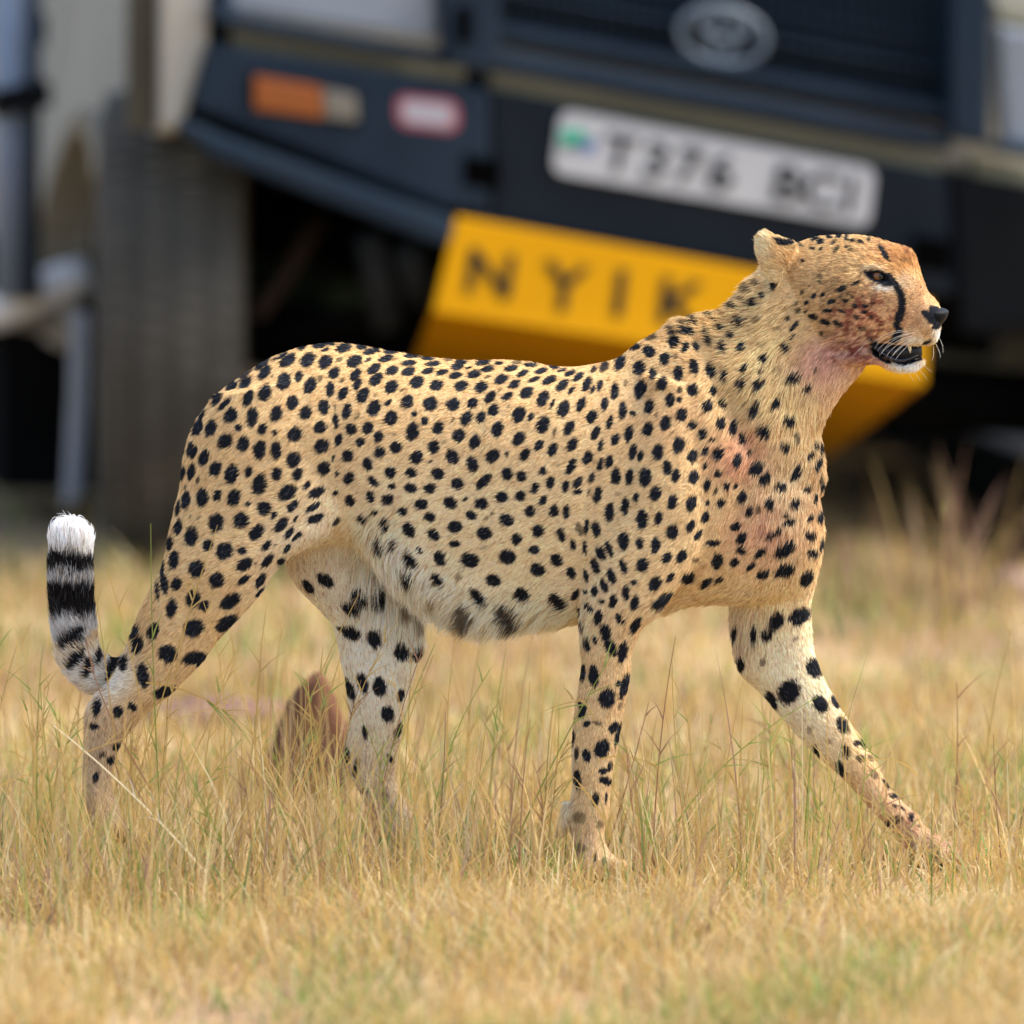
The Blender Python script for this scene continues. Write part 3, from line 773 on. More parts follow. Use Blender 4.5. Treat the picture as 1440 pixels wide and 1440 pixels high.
# ---- markings read off the animal: x y a b angle strength (tenths of a photo pixel)
SPOTS = []
for s in '''3457 5169 125 31 40 70;3693 5114 125 42 35 100;3867 5051 42 17 35 80;3971 4947 83 21 25 100;4047 5072 132 67 32 100;3721 5239 118 67 50 100;3450 5403 125 67 55 100;3262 5433 100 56 48 100;3054 5607 118 58 55 100;3158 5683 125 39 45 100;2846 5767 111 28 60 100;3492 5600 125 69 68 100;3725 5528 118 83 70 100;3992 5371 118 94 60 100;3825 5288 25 14 50 50;4110 5662 104 86 70 100;3888 5819 118 86 72 100;3249 5843 122 92 62 100;3550 5867 139 86 82 100;3350 6014 56 44 70 100;3697 6033 81 67 80 100;3867 6072 44 39 90 100;4144 6100 111 100 60 100;2781 6019 125 64 65 100;2964 6019 132 76 68 100;2621 6292 111 47 75 100;2721 6357 94 53 68 100;2867 6440 122 69 72 100;3172 6204 118 97 45 100;3419 6242 114 86 75 100;3651 6319 136 92 82 100;3881 6333 128 81 85 100;4131 6461 118 104 60 100;4207 5294 76 58 70 100;2540 6586 111 50 75 100;2689 6635 128 61 75 100;3033 6593 114 86 60 100;3258 6669 136 97 75 100;3499 6621 83 58 75 100;3897 6662 100 72 80 100;4186 6669 97 69 70 100;2781 6753 56 31 75 60;2536 6822 35 19 75 50;2457 6794 83 19 80 100;2457 7097 118 36 80 100;2614 7033 128 64 80 100;2846 6992 136 89 82 100;3054 6972 86 61 80 100;3290 7003 128 94 68 100;3651 6808 150 103 78 100;4040 6926 146 104 35 100;3489 7086 36 31 0 100;3717 7149 108 100 50 100;4117 7117 108 58 45 100;2672 7253 31 19 60 35;2790 7288 35 22 45 35;2506 7408 114 58 82 100;2328 7392 83 22 80 100;3040 7350 136 108 75 100;3394 7315 118 111 60 100;3856 7250 69 42 60 100;3957 7378 128 72 50 100;4161 7294 56 25 60 100;3610 7489 132 86 50 100;4068 7496 104 49 55 100;4165 7551 83 31 45 100;2693 7544 136 97 80 100;2360 7607 111 46 82 100;2922 7667 86 72 45 100;3158 7753 132 114 30 100;3408 7746 67 53 10 100;3749 7676 94 53 50 100;4040 7711 83 39 58 100;3867 7662 21 14 0 70;2239 7864 118 33 85 100;2447 7878 136 75 82 100;2769 7996 125 114 60 100;3436 7940 132 81 40 100;3762 7885 128 56 52 100;3957 7892 69 58 60 100;2311 8218 136 58 -82 100;2489 8218 97 76 70 100;3050 8162 118 106 60 100;3436 8149 111 49 38 100;3665 8162 122 58 60 100;3881 8079 69 42 30 100;3665 8322 97 44 50 100;3596 7926 25 19 0 50;2214 8315 139 31 -85 100;2717 8422 136 108 75 100;2874 8517 86 76 70 100;3235 8458 160 100 35 100;2415 8558 139 76 80 100;4492 4857 104 35 5 100;4256 4885 69 25 15 100;4714 4811 83 17 0 80;4839 4899 118 53 8 100;4582 4919 69 19 15 80;5096 4853 83 25 -5 90;5339 4878 69 14 -10 80;5221 4944 114 38 8 100;5492 4950 94 22 -5 100;4332 5065 118 81 30 100;4575 5093 111 83 30 100;4776 5058 56 28 20 50;4985 5083 114 76 22 100;5179 5061 53 22 25 70;5429 5044 114 44 10 100;5561 5051 42 14 20 40;5783 5003 108 22 -3 100;6033 5033 97 22 -2 100;5978 4964 69 14 -5 60;5756 5107 108 39 5 100;6089 5117 108 33 3 100;5256 5190 104 62 32 100;4700 5246 97 69 40 100;4999 5274 100 62 45 100;5512 5211 100 58 22 100;5742 5225 108 56 15 100;6019 5218 97 39 10 100;4506 5322 53 36 60 50;4811 5350 39 25 70 50;4360 5419 122 83 55 100;5290 5336 108 76 38 100;5026 5406 86 53 58 100;4644 5478 108 64 85 100;4825 5538 108 61 55 100;5506 5440 108 81 25 100;5867 5371 108 81 25 100;6138 5419 104 72 15 100;5103 5558 118 81 55 100;5276 5558 31 19 60 40;5651 5489 42 19 30 40;5901 5544 33 19 30 30;5464 5662 62 33 40 75;5728 5649 104 86 45 100;6054 5676 108 100 40 100;4554 5725 108 76 -85 100;4297 5808 104 83 60 100;4714 5725 49 14 -85 50;4881 5781 114 64 80 100;5262 5739 118 92 60 100;5033 5843 53 22 80 50;4728 5919 108 47 -82 100;5499 5878 114 92 65 100;5825 5822 50 39 40 90;5971 5919 64 53 80 100;4499 6010 97 89 30 100;4936 6038 90 76 -40 100;5172 6017 94 78 50 100;5804 6072 128 92 75 100;6165 6017 94 76 50 100;4762 6183 100 56 75 100;5325 6142 86 72 60 100;5068 6218 76 62 50 100;5547 6114 35 25 0 30;4526 6274 111 100 60 100;5568 6288 90 83 20 100;6103 6281 97 81 80 100;5339 6357 86 75 70 100;4894 6412 94 83 60 100;5860 6433 100 89 60 100;4686 6447 53 25 75 80;6054 6489 33 22 20 60;5172 6524 97 67 -75 100;4554 6586 104 90 60 100;6262 5017 62 17 0 50;6471 5065 97 22 -2 100;6797 5093 114 33 8 100;7019 5114 69 17 5 100;7200 5072 83 19 0 50;6436 5156 97 42 8 100;6596 5176 47 17 15 100;6860 5190 104 42 10 100;6221 5236 90 36 10 100;7464 5135 104 21 -3 100;7186 5181 104 39 8 100;7797 5162 69 19 -10 100;7908 5211 69 17 10 100;7610 5218 94 36 10 100;7353 5250 94 39 22 100;6408 5281 94 47 12 100;6665 5264 97 53 12 100;6853 5301 62 17 25 50;8019 5250 83 33 15 100;8131 5301 97 42 30 100;7054 5333 108 64 18 100;7512 5336 97 31 20 85;7721 5350 108 50 22 100;6485 5422 104 69 22 100;6769 5444 100 72 30 100;7908 5422 108 61 40 100;7235 5403 86 53 25 100;8040 5489 69 33 40 100;7026 5489 49 17 40 40;6894 5583 104 64 42 100;7138 5569 94 47 32 100;7408 5519 104 72 32 100;7638 5607 118 76 55 100;6374 5686 100 94 40 100;6647 5667 81 67 40 100;7769 5683 83 25 65 85;6943 5767 97 69 50 100;7922 5750 128 81 60 100;8165 5697 97 56 70 100;7144 5725 56 19 55 40;7297 5836 122 89 65 100;6564 5878 106 78 60 100;6769 5864 89 58 60 100;7464 5864 69 42 65 75;7638 5982 128 86 65 100;6367 5906 49 19 55 50;8006 6017 108 69 58 100;7797 6072 62 33 75 50;6999 6038 114 81 70 100;6457 6128 100 83 70 100;7297 6169 111 81 55 100;6811 6072 39 14 50 30;6818 6128 39 14 50 30;6679 6211 108 78 65 100;7582 6260 86 58 50 100;7769 6322 100 64 65 100;8047 6260 108 67 62 100;6249 6211 42 25 50 30;6929 6412 108 86 40 100;7131 6385 44 36 60 70;7388 6392 100 67 60 100;6367 6426 111 86 -65 100;6644 6524 111 81 -80 100;7860 6544 33 25 0 30;8040 6544 111 62 60 100;8346 5197 56 31 40 70;8499 5162 83 47 40 70;8721 5107 111 67 50 85;8936 4871 83 39 15 80;9131 4944 92 72 -10 100;9158 4739 97 36 15 55;8992 5176 100 86 60 100;9353 5051 89 75 60 100;9478 4808 86 75 50 100;9499 5010 42 39 0 45;9464 4662 64 50 0 70;9617 4662 58 50 0 80;9707 4669 56 50 0 80;9638 4885 86 47 65 85;9790 4871 67 47 -60 80;9964 4753 125 42 -75 85;10131 4621 62 42 0 90;10158 4885 97 56 -75 100;9179 5250 81 56 85 100;9540 5250 111 69 80 100;9762 5162 114 61 -75 90;9992 5211 108 72 -70 100;10186 5281 118 42 85 100;8256 5406 100 61 60 100;8436 5419 81 44 65 85;8339 5475 62 36 60 80;8647 5500 118 58 82 100;8797 5385 53 35 80 35;9006 5482 139 83 72 100;9311 5403 100 75 65 100;9735 5482 86 83 0 100;9561 5482 42 36 80 60;9554 5621 44 44 0 80;10033 5496 67 50 -70 100;8499 5683 100 56 75 100;9131 5718 106 69 75 100;9422 5625 103 69 75 100;9950 5711 86 86 0 100;10158 5676 67 50 -50 90;8756 5774 122 58 85 100;8901 5815 50 39 -20 85;8325 5857 100 72 65 100;9589 5829 97 81 70 100;9235 5829 47 28 60 40;9360 5947 111 78 70 100;9735 5975 72 67 30 100;10131 5947 92 67 75 100;8207 5669 90 35 80 100;8575 5940 104 39 75 100;9110 6038 103 72 75 100;9881 6097 86 64 80 100;8374 6093 106 58 62 100;8846 6093 122 64 80 100;10019 6183 47 42 0 85;8658 6176 81 61 60 100;8450 6260 100 33 75 100;9540 6253 119 81 75 100;9256 6353 114 81 75 100;9922 6339 67 53 80 100;10103 6371 100 78 70 100;8901 6357 114 58 75 100;9006 6412 76 47 75 100;9739 6412 97 75 75 100;8269 6440 100 67 70 100;8568 6486 100 58 70 100;8450 6531 104 44 75 100;9922 6544 50 33 75 80;9388 6579 108 67 -80 100;9457 6079 69 21 45 30;10276 4718 56 50 0 85;11151 4614 50 36 60 80;10422 4878 76 53 70 75;11047 4885 78 47 -65 90;10721 4857 42 33 0 30;10728 5038 69 56 20 75;10464 5169 56 53 0 85;10707 5225 47 39 0 50;10936 5190 69 36 0 25;11151 5315 100 67 0 100;10422 5412 81 64 -70 100;10658 5412 92 72 50 100;11339 5468 92 50 25 85;11464 5211 50 28 90 50;10610 5753 117 67 75 100;10901 5683 86 53 45 100;11103 5926 94 69 -30 100;10450 5697 50 25 60 30;10311 6017 111 61 75 100;10735 6072 114 78 -55 100;10443 6156 83 56 -80 100;11033 6274 81 64 -40 100;11200 6156 83 42 -60 50;11471 6274 47 31 70 80;11540 6308 76 33 -80 90;11394 6412 76 39 55 70;11506 6524 94 50 75 100;10367 6468 104 58 80 100;10540 6378 50 39 60 60;10638 6586 111 90 40 90;11221 6572 50 36 60 90;4742 6649 49 28 90 80;4908 6725 100 72 55 100;5492 6649 86 81 0 100;5783 6649 86 69 0 100;6158 6662 100 83 -40 100;4318 6822 76 42 60 100;4450 6926 122 76 30 100;4394 7135 122 50 35 100;4436 7288 125 67 20 100;4721 6933 47 36 40 80;4922 7038 92 69 -80 100;5214 6989 94 58 -80 100;5249 6767 94 56 -50 90;5512 6839 58 42 0 100;5450 7024 83 81 0 100;5776 6864 92 72 -15 100;6047 6871 83 75 30 100;5096 7294 81 58 -40 90;5262 7211 47 39 0 80;5665 7190 69 67 0 100;5922 7093 92 81 0 100;6047 7274 83 67 -20 100;5408 7378 111 53 -70 100;5749 7454 125 81 -65 100;6096 7517 97 76 -40 100;5526 7649 83 47 -75 100;5339 7649 125 56 -60 80;5901 7739 69 31 -60 80;5769 7878 146 67 -60 100;6186 7850 111 83 -70 100;5735 8142 132 47 -60 75;6151 8156 118 56 -60 100;5242 8044 69 42 -80 30;4728 7336 83 42 50 70;4207 7517 49 39 60 100;6075 8461 97 83 80 35;6443 6801 94 86 0 100;6804 6774 146 67 45 100;7138 6662 90 81 -60 100;7339 6704 81 75 45 100;7638 6621 67 56 45 100;8006 6614 61 50 60 100;7526 6857 81 56 80 100;7742 6794 103 61 80 100;7950 6850 92 50 80 100;8131 6781 97 50 60 80;8131 6912 69 42 10 80;6339 7065 103 81 -20 100;6547 7017 39 31 40 70;6769 7079 100 83 -20 100;7061 6989 92 83 0 100;7318 6975 78 72 30 100;7638 7038 76 53 60 100;6631 7246 83 67 -20 100;7457 7190 86 75 60 100;7790 7183 86 67 75 100;7964 7197 104 47 -85 90;6915 7225 50 25 40 40;6846 7288 35 19 40 40;6401 7406 106 92 -10 100;7131 7315 108 92 -30 100;7568 7468 97 86 60 100;6811 7496 114 97 0 100;7894 7524 104 58 -75 90;7262 7579 90 72 60 90;6394 7649 81 47 0 100;6610 7871 133 106 -25 100;7131 7829 125 108 -30 100;7512 7732 81 64 -10 100;8061 7656 97 36 -75 75;8151 7447 111 50 -70 50;6797 7704 56 28 20 25;7832 7878 100 81 -60 95;7561 8010 108 94 -20 100;8033 8058 92 64 -70 90;6457 8121 56 50 0 30;6943 8162 111 86 -20 100;6714 8399 160 76 -50 95;7332 8357 114 100 -30 95;7839 8461 153 94 -40 95;8096 8364 97 50 60 80;8325 6711 86 50 60 70;8665 6697 118 72 85 100;8853 6704 118 58 82 100;9075 6718 139 89 82 100;9506 6690 94 56 80 100;9756 6711 100 72 75 100;10096 6662 58 53 40 100;9943 6815 97 50 80 100;10068 6899 56 28 70 60;8283 6919 56 28 70 50;8406 6958 125 58 80 100;8943 6996 72 44 80 100;9221 6940 108 81 75 100;9457 7058 111 72 70 100;9721 7079 111 75 70 100;9950 7065 50 33 65 85;10138 7072 69 58 60 100;8686 6947 42 28 0 25;8575 7211 139 64 85 100;8790 7121 122 56 88 100;9033 7301 136 81 88 100;9262 7288 103 58 82 100;9915 7274 86 58 65 100;8249 7406 128 39 85 100;8388 7447 117 61 -75 100;9707 7399 94 56 65 100;9457 7482 114 86 80 100;9818 7524 81 47 50 100;8769 7614 136 78 88 100;8999 7639 83 56 88 100;9221 7669 122 67 85 100;10026 7635 111 47 0 90;8228 7711 114 31 -85 100;8568 7718 118 44 -72 100;8450 7781 97 72 -55 100;9381 7850 92 61 65 100;9589 7822 100 64 60 100;9783 7871 50 39 0 50;10082 7892 125 83 80 100;8374 7961 106 58 -70 100;8769 7968 108 50 -72 100;9033 7947 108 89 80 100;8603 8107 111 61 -75 100;8242 8093 97 36 -75 100;8915 8190 47 42 0 85;8499 8232 104 53 -75 100;9214 8211 114 86 65 100;9429 8121 83 47 55 80;9672 8128 106 100 30 100;8360 8315 75 50 80 100;8235 8322 42 36 0 80;9929 8204 108 58 45 95;10110 8156 83 44 40 70;8804 8343 111 53 -85 100;8457 8454 56 33 0 80;8624 8454 108 58 80 100;8929 8482 114 64 75 100;9318 8447 181 92 35 100;8283 8544 83 42 -40 100;10756 6732 97 83 60 90;10221 6829 62 47 60 100;10346 6829 47 31 60 80;10436 6996 94 64 60 100;10540 7190 76 50 75 80;10658 7169 62 44 80 50;10818 7086 86 58 -70 90;10992 6857 76 69 -30 90;10922 6850 42 36 0 60;11200 6669 92 64 50 100;11353 6871 76 50 40 90;11457 7031 69 36 70 100;11172 7086 86 61 15 100;11589 6808 72 33 80 100;11533 6753 56 28 75 60;11631 7024 94 22 88 100;11040 7239 56 36 60 70;11388 7288 67 39 50 90;11533 7274 86 47 85 100;11089 7350 100 44 15 90;10881 7510 132 44 30 90;10339 7406 86 61 30 90;10429 7572 97 67 60 90;11394 7538 92 56 -30 100;11547 7656 97 31 80 100;11040 7725 167 103 35 100;10429 7739 72 64 0 85;11422 7788 92 61 -20 100;10693 7774 118 50 45 90;10325 7912 75 56 30 90;10561 7968 100 42 45 85;11033 8024 146 100 20 100;10728 8079 100 69 25 100;11346 8135 128 94 70 100;10571 4269 64 58 0 90;10710 4151 44 39 0 80;10515 4068 76 50 -60 50;10626 3985 50 42 0 50;10307 4318 61 53 0 60;10453 4207 31 25 0 50;10418 4533 78 67 -80 90;9988 4471 69 39 -40 65;9738 4547 61 42 -30 65;10140 4415 50 31 -20 35;10654 4485 56 47 0 35;9578 4575 42 33 0 60;10869 4017 60 42 -80 90;11541 3397 52 35 15 85;11634 3298 47 19 -5 85;11379 3324 62 17 15 75;11791 3329 47 21 15 85;11718 3412 57 21 45 70;11765 3506 62 33 50 60;11426 3491 38 19 -15 80;11551 3501 31 23 30 75;11265 3444 47 17 -35 70;11296 3662 29 25 0 70;11535 3892 42 35 0 50;11535 3965 35 31 0 50;11275 4116 42 25 50 60;11442 4162 52 29 50 90;11374 4022 31 19 60 40;11343 4256 42 27 50 95;11577 4136 47 25 35 90;11843 4058 78 42 25 90;11697 4235 69 38 25 100;11645 4366 77 29 0 100;11442 4449 75 42 -15 100;11088 4475 46 35 0 70;11223 4371 47 40 0 60;11322 4386 42 19 30 60;11202 4267 42 27 50 45;11848 4381 52 31 -20 70;11202 4550 52 31 50 85;11145 4738 42 29 80 60;10942 4612 52 42 0 30;11614 4524 73 44 -20 80;11796 4550 83 38 -30 70;11556 4685 48 33 -70 65;11822 3328 33 18 30 85;11906 3350 42 29 60 70;11994 3389 38 22 0 85;12106 3400 47 24 -10 90;12217 3372 33 27 50 60;11911 3472 33 24 0 60;11961 3511 31 22 0 50;12433 3556 142 38 -58 100;12039 3978 78 24 25 75;11900 4222 56 27 -25 70;11956 4156 67 24 -40 45;12028 4300 44 29 -20 80;12167 4306 42 33 0 80;12156 4389 38 33 0 80;12044 4456 56 40 -30 55;12256 4450 40 22 0 60;12278 4256 38 27 0 45;12122 4622 67 31 0 45;12400 4567 44 16 0 45;11833 4167 33 22 0 50;2729 8833 148 128 30 100;3196 8765 175 107 35 100;3205 8921 117 66 35 100;1942 9067 148 78 75 100;2360 9193 140 132 0 100;2719 9251 175 97 15 100;2914 9261 117 66 30 100;2010 9504 175 89 -80 100;2311 9728 165 87 20 100;1660 10010 89 70 80 100;1864 9942 78 51 -50 80;1368 9942 128 62 80 100;1329 10214 70 51 0 80;1650 10506 78 58 0 80;1562 10690 70 58 0 85;1436 10622 58 47 0 60;1349 10933 78 51 80 80;1893 8882 117 54 60 100;2156 8882 128 78 75 100;1008 8969 204 87 40 100;1067 9261 185 82 50 100;1222 9387 146 62 75 100;1572 9261 175 82 55 100;1378 9242 117 47 80 100;1524 9514 70 43 70 100;1747 9329 117 58 75 90;4560 8683 108 40 -40 80;4776 8837 54 36 0 70;4939 8900 144 99 -20 100;5264 8990 135 101 -85 100;5643 9162 137 108 -80 100;5851 9171 112 76 85 100;4921 9695 163 69 -70 100;5101 9604 153 76 -75 100;5336 9659 144 98 -85 100;5634 9776 99 54 80 100;5860 9604 99 33 80 100;5454 10038 119 94 -85 100;5679 8593 90 81 0 45;5887 8720 79 72 0 50;6510 8629 163 108 -70 75;4578 8160 135 90 -35 90;4334 8250 123 65 -55 90;5065 8376 130 94 -20 100;5309 8413 112 90 -25 100;4930 8548 135 81 -20 100;7125 8646 217 108 -40 85;8412 8685 100 62 75 100;8144 8588 45 18 -70 90;8194 8806 58 30 -60 90;8719 8706 88 50 -55 100;8938 8794 138 62 60 100;8519 8894 138 78 -82 100;8581 9081 112 81 -70 100;9169 8750 112 25 45 100;8269 9056 106 40 -85 100;8369 9006 62 25 -70 90;8756 9175 156 69 80 100;8631 9181 62 50 0 70;8198 9462 122 40 85 100;8350 9500 156 75 -88 100;8850 9531 188 65 72 100;8712 9606 69 50 30 100;8538 9819 144 119 70 100;8100 9894 75 30 -75 90;8212 9956 75 45 75 100;8719 9919 62 35 75 40;8467 10533 142 107 70 100;8250 10625 93 63 -75 100;8633 10233 93 70 60 100;8758 10217 167 43 75 100;8058 10375 117 30 85 90;8108 10600 100 30 85 70;8650 10733 77 37 80 100;8125 10967 150 53 -85 100;8483 10842 73 50 0 100;8517 10983 103 53 -25 100;8375 11233 97 57 75 100;8592 11183 83 23 85 80;8183 10033 83 50 70 80;8250 10175 60 40 30 90;8400 10167 83 23 -10 50;8150 11500 100 92 0 35;8442 11600 67 50 80 35;8167 11917 83 67 0 35;8367 12050 83 27 85 90;8492 12108 67 23 85 60;10917 8733 142 100 65 100;10783 8917 100 77 60 90;11250 8667 167 117 20 100;10350 8883 150 43 75 90;10292 9050 117 37 85 80;10600 8917 142 40 85 85;10408 9333 125 67 85 100;10725 9317 67 43 80 45;11192 9367 42 33 0 20;11183 8983 50 27 30 35;11458 9392 158 113 -50 100;11092 9733 183 150 60 100;10842 9850 142 83 -70 100;11533 9900 137 103 -50 100;11750 9867 103 53 -55 100;11842 10200 125 80 -65 100;12050 10450 57 43 0 70;12133 10458 73 37 -60 85;11892 10575 103 53 -80 100;11483 10575 117 43 -80 100;11383 10258 75 43 70 30;11667 10425 67 40 0 25;11983 10200 100 33 -60 45;12100 10667 67 57 0 60;12233 10658 57 33 -50 50;11817 10817 133 63 -70 100;12283 10883 83 50 -40 45;12442 10967 100 40 -60 80;12558 11192 77 33 -25 100;12583 11333 57 23 0 90;12600 11517 100 67 0 50;12500 11583 83 50 0 70;12808 11492 67 40 80 100;12750 11342 60 20 -45 90;12367 11550 67 50 0 40;12917 11617 40 27 0 50;13150 11983 100 47 70 60;13108 12150 77 37 80 90;13242 12200 77 37 85 80;5667 10242 117 50 70 100;5133 10300 100 37 -80 90;4875 10633 125 57 -85 100;5008 10783 133 43 75 100;5117 11117 83 33 30 80;5492 10667 73 33 -60 90;5400 11183 67 33 0 50'''.split(';'):
    x, y, a, b, g, k = map(float, s.split())
    SPOTS.append((x / 10, y / 10, a / 10, b / 10, g, k / 100))
# tear stripe, lip line, eye rim
for x, y, r in ((1251,388,4),(1256.7,395.6,4.5),(1259.5,400,4.8),(1262,404.4,5),(1264.5,409,5.2),(1266.7,413.3,5.5),(1268,418,5.5),(1268.9,422.2,5.5),(1269,427,5.5),(1268.5,432,5.5),(1267.5,437,5.8),(1266,441,6),(1264.5,445,6.2),(1263.5,448.5,6),
                (1261,457,5.5),(1265,465,6),(1262,473,6.5),(1258,478,6),(1224.4,477,3.5),(1231,481,4),(1238,485.5,4.5),(1246,489,4.5),(1254,490,4),(1263,491,3.5),(1272,491,3),
                (1227,483,3)):
    SPOTS.append((x, y, r, r, 0, 1.0))
SPOTS += [(1232,489,8,2.4,-42,1.0),(1240,496,8,2.4,-38,1.0),(1249,502,9,2.2,-28,1.0),(1260,506.5,9,2.1,-10,1.0),(1271,507,9,2.1,8,1.0),(1282,503.5,8,2.1,22,1.0),(1291,499.5,7,2.6,32,1.0)]
SPOTS += [(1304.4,481,7,2.6,25,.9),(1236.5,389.5,22,9.8,-19,1.0),(1251,396,8,6,-40,1.0),(1220,384,8,2,-25,1.0)]
EARMARK = [(1104,341,12,5.5,-5,1.0),(1095,338,8,3,-12,.9)]
SPOTS += EARMARK + [(1304,443,8.5,6,-35,1.0),(1311,450,9,6.5,-40,1.0),(1317,459,4.5,8,-70,1.0),(1314,435,9,4.5,-12,1.0),(1312,441,8,6,0,1.0),(1299,440,3.5,3.5,0,1.0),(1322,446,9,10,0,1.0)]

def place_spots():
    out = []
    for (x, y, a, b, g, k) in SPOTS:
        loc, nor, idx, d = BVH.ray_cast(CAMV, ray(x, y).normalized())
        if loc is None:
            for t in range(8):
                loc, nor, idx, d = BVH.ray_cast(CAMV, ray(x + random.uniform(-8, 8), y + 3 + t * 1.5).normalized())
                if loc is not None: break
        if loc is None: continue
        if nor.y > 0: nor = -nor
        s = (loc.y - CAM_Y) / FPX / CP
        if y > 845 and 590 < x < 800: k *= .78
        out.append((loc, nor, a * s * .965, b * s * .965, math.radians(g), k, x < 165 and y < 960))
    return out
PLACED = place_spots()

def spot_field(P, N, rag=0.38):
    """how dark the coat is at each point (0..1); the far flank carries the mirrored pattern"""
    n = len(P)
    S = np.zeros(n)
    rnd = RNG.random(n) - 0.5
    rag_n = (vnoise(P, 260, 9) - 0.5)
    order = np.argsort(P[:, 0]); xs = P[order, 0]
    for loc, nor, a, b, g, k, is_tail in PLACED:
        ca, sa = math.cos(g), math.sin(g)
        for side in (1, -1):
            lo, hi = np.searchsorted(xs, loc.x - a * 1.5), np.searchsorted(xs, loc.x + a * 1.5)
            if hi <= lo: continue
            ix = order[lo:hi]
            Q = P[ix]
            dz = Q[:, 2] - loc.z
            m = np.abs(dz) < a * 1.5
            ix = ix[m]; Q = Q[m]; dz = dz[m]
            dx = Q[:, 0] - loc.x
            yy = Q[:, 1] * side - loc.y
            m = (np.abs(yy) < max(0.03, a * 1.8)) & (N[ix, 1] * side < 0.45)
            if side == -1 and (abs(loc.y) < 0.01): m &= False
            ix = ix[m]; dx = dx[m]; dz = dz[m]
            if len(ix) == 0: continue
            u, v = (dx * ca + dz * sa) / a, (-dx * sa + dz * ca) / b
            d = np.sqrt(u * u + v * v) + rnd[ix] * rag + rag_n[ix] * 0.22
            s = np.clip((1.14 - d) / 0.26, 0, 1) * k
            S[ix] = np.maximum(S[ix], s)
    return S

C = lambda *a: np.array(a)
BLOBS = [
 (600,495,460,70,C(.60,.385,.165),.7),(300,570,90,120,C(.64,.44,.22),.5),
 (640,750,260,100,C(.74,.59,.36),.75),(685,890,118,36,C(.86,.80,.66),1.0),(640,850,190,56,C(.84,.75,.57),.85),(548,812,46,60,C(.88,.81,.66),1.0),(590,850,60,40,C(.86,.78,.62),.9),(505,745,20,30,C(.80,.70,.52),.6),
 (1085,560,85,100,C(.70,.53,.27),.7),(1000,448,70,24,C(.58,.38,.15),.6),(1060,480,40,60,C(.70,.54,.28),.6),
 (1185,545,38,50,C(.74,.50,.33),.7),(1010,850,90,34,C(.68,.52,.28),.7),(980,870,60,20,C(.78,.66,.45),.6),
 (1100,970,95,140,C(.82,.70,.50),.95),(1040,900,20,60,C(.62,.52,.40),.6),(1240,1135,50,50,C(.60,.40,.25),.8),(1318,1192,64,44,C(.40,.26,.17),.9),
 (510,900,120,160,C(.85,.75,.60),1.0),(450,800,60,50,C(.66,.59,.48),.7),(540,1120,80,70,C(.62,.50,.36),.6),
 (850,1040,50,130,C(.66,.47,.26),.5),(797,1100,10,110,C(.78,.68,.52),.8),(830,1200,50,50,C(.60,.44,.28),.6),
 (205,960,60,50,C(.66,.48,.26),.5),(140,1070,50,90,C(.48,.35,.22),.8),
 (1258,366,50,34,C(.52,.275,.09),.85),(1170,345,60,24,C(.54,.36,.16),.6),(1215,440,46,30,C(.50,.22,.13),.75),(1190,492,48,24,C(.50,.30,.25),.9),(1238,508,24,8,C(.46,.20,.17),.6),
 (1285,442,32,34,C(.46,.265,.14),.85),(1296,408,14,22,C(.52,.31,.16),.7),(1170,400,70,50,C(.50,.33,.155),.7),(1285,480,22,7,C(.68,.60,.46),.85),(1319,472,8,14,C(.86,.82,.72),.95),(1280,517,32,9,C(.80,.76,.68),.95),
 (1245,404,18,6,C(.82,.76,.64),.9),(1226,376,16,5,C(.72,.58,.40),.6),(1274,396,14,12,C(.64,.47,.30),.7),
 (1072,345,12,26,C(.78,.66,.44),.9),(1085,390,18,20,C(.74,.60,.36),.8),(1108,376,16,14,C(.50,.36,.19),.6),
 (1040,640,46,40,C(.66,.31,.20),.65),(935,590,70,46,C(.64,.38,.20),.3),(1070,750,50,46,C(.66,.36,.25),.6),(1150,515,36,30,C(.64,.38,.31),.75),(1110,700,50,60,C(.70,.55,.36),.5),(1150,720,20,60,C(.64,.42,.22),.5),
 (118,945,60,46,C(.72,.68,.62),1.0),(158,945,26,26,C(.70,.64,.55),.9)]

def base_color(P, N, px, py):
    n = len(P)
    c = np.tile(np.array([.66, .465, .235]), (n, 1))
    for x, y, rx, ry, col, s in BLOBS:
        w = s * np.exp(-(((px - x) / rx) ** 2 + ((py - y) / ry) ** 2) ** 1.3)
        if col[0] > 1.62 * col[1]: w = w * np.clip(.35 + 1.3 * (vnoise(P, 75, 61) * .6 + vnoise(P, 260, 62) * .4), 0, 1)
        c = c * (1 - w[:, None]) + col * w[:, None]
    # blood on face and jaw, in patches
    bl = np.exp(-((px - 1212) / 44) ** 2 - ((py - 445) / 32) ** 2) + 0.7 * np.exp(-((px - 1205) / 50) ** 2 - ((py - 498) / 18) ** 2) + .5 * np.exp(-((px - 1262) / 40) ** 2 - ((py - 350) / 16) ** 2)
    w = np.clip((vnoise(P, 190, 21) * .6 + vnoise(P, 420, 22) * .4 - 0.43) * 6, 0, 1) * np.clip(bl * 1.6, 0, 1) * 0.9
    c = c * (1 - w[:, None]) + np.array([.21, .05, .035]) * w[:, None]
    bl = 0.6 * np.exp(-((px - 1045) / 44) ** 2 - ((py - 640) / 40) ** 2) + .5 * np.exp(-((px - 1080) / 46) ** 2 - ((py - 750) / 46) ** 2) + .6 * np.exp(-((px - 1265) / 30) ** 2 - ((py - 1150) / 30) ** 2)
    w = np.clip((vnoise(P, 90, 23) - 0.5) * 5, 0, 1) * bl * 0.6
    c = c * (1 - w[:, None]) + np.array([.38, .12, .075]) * w[:, None]
    return c

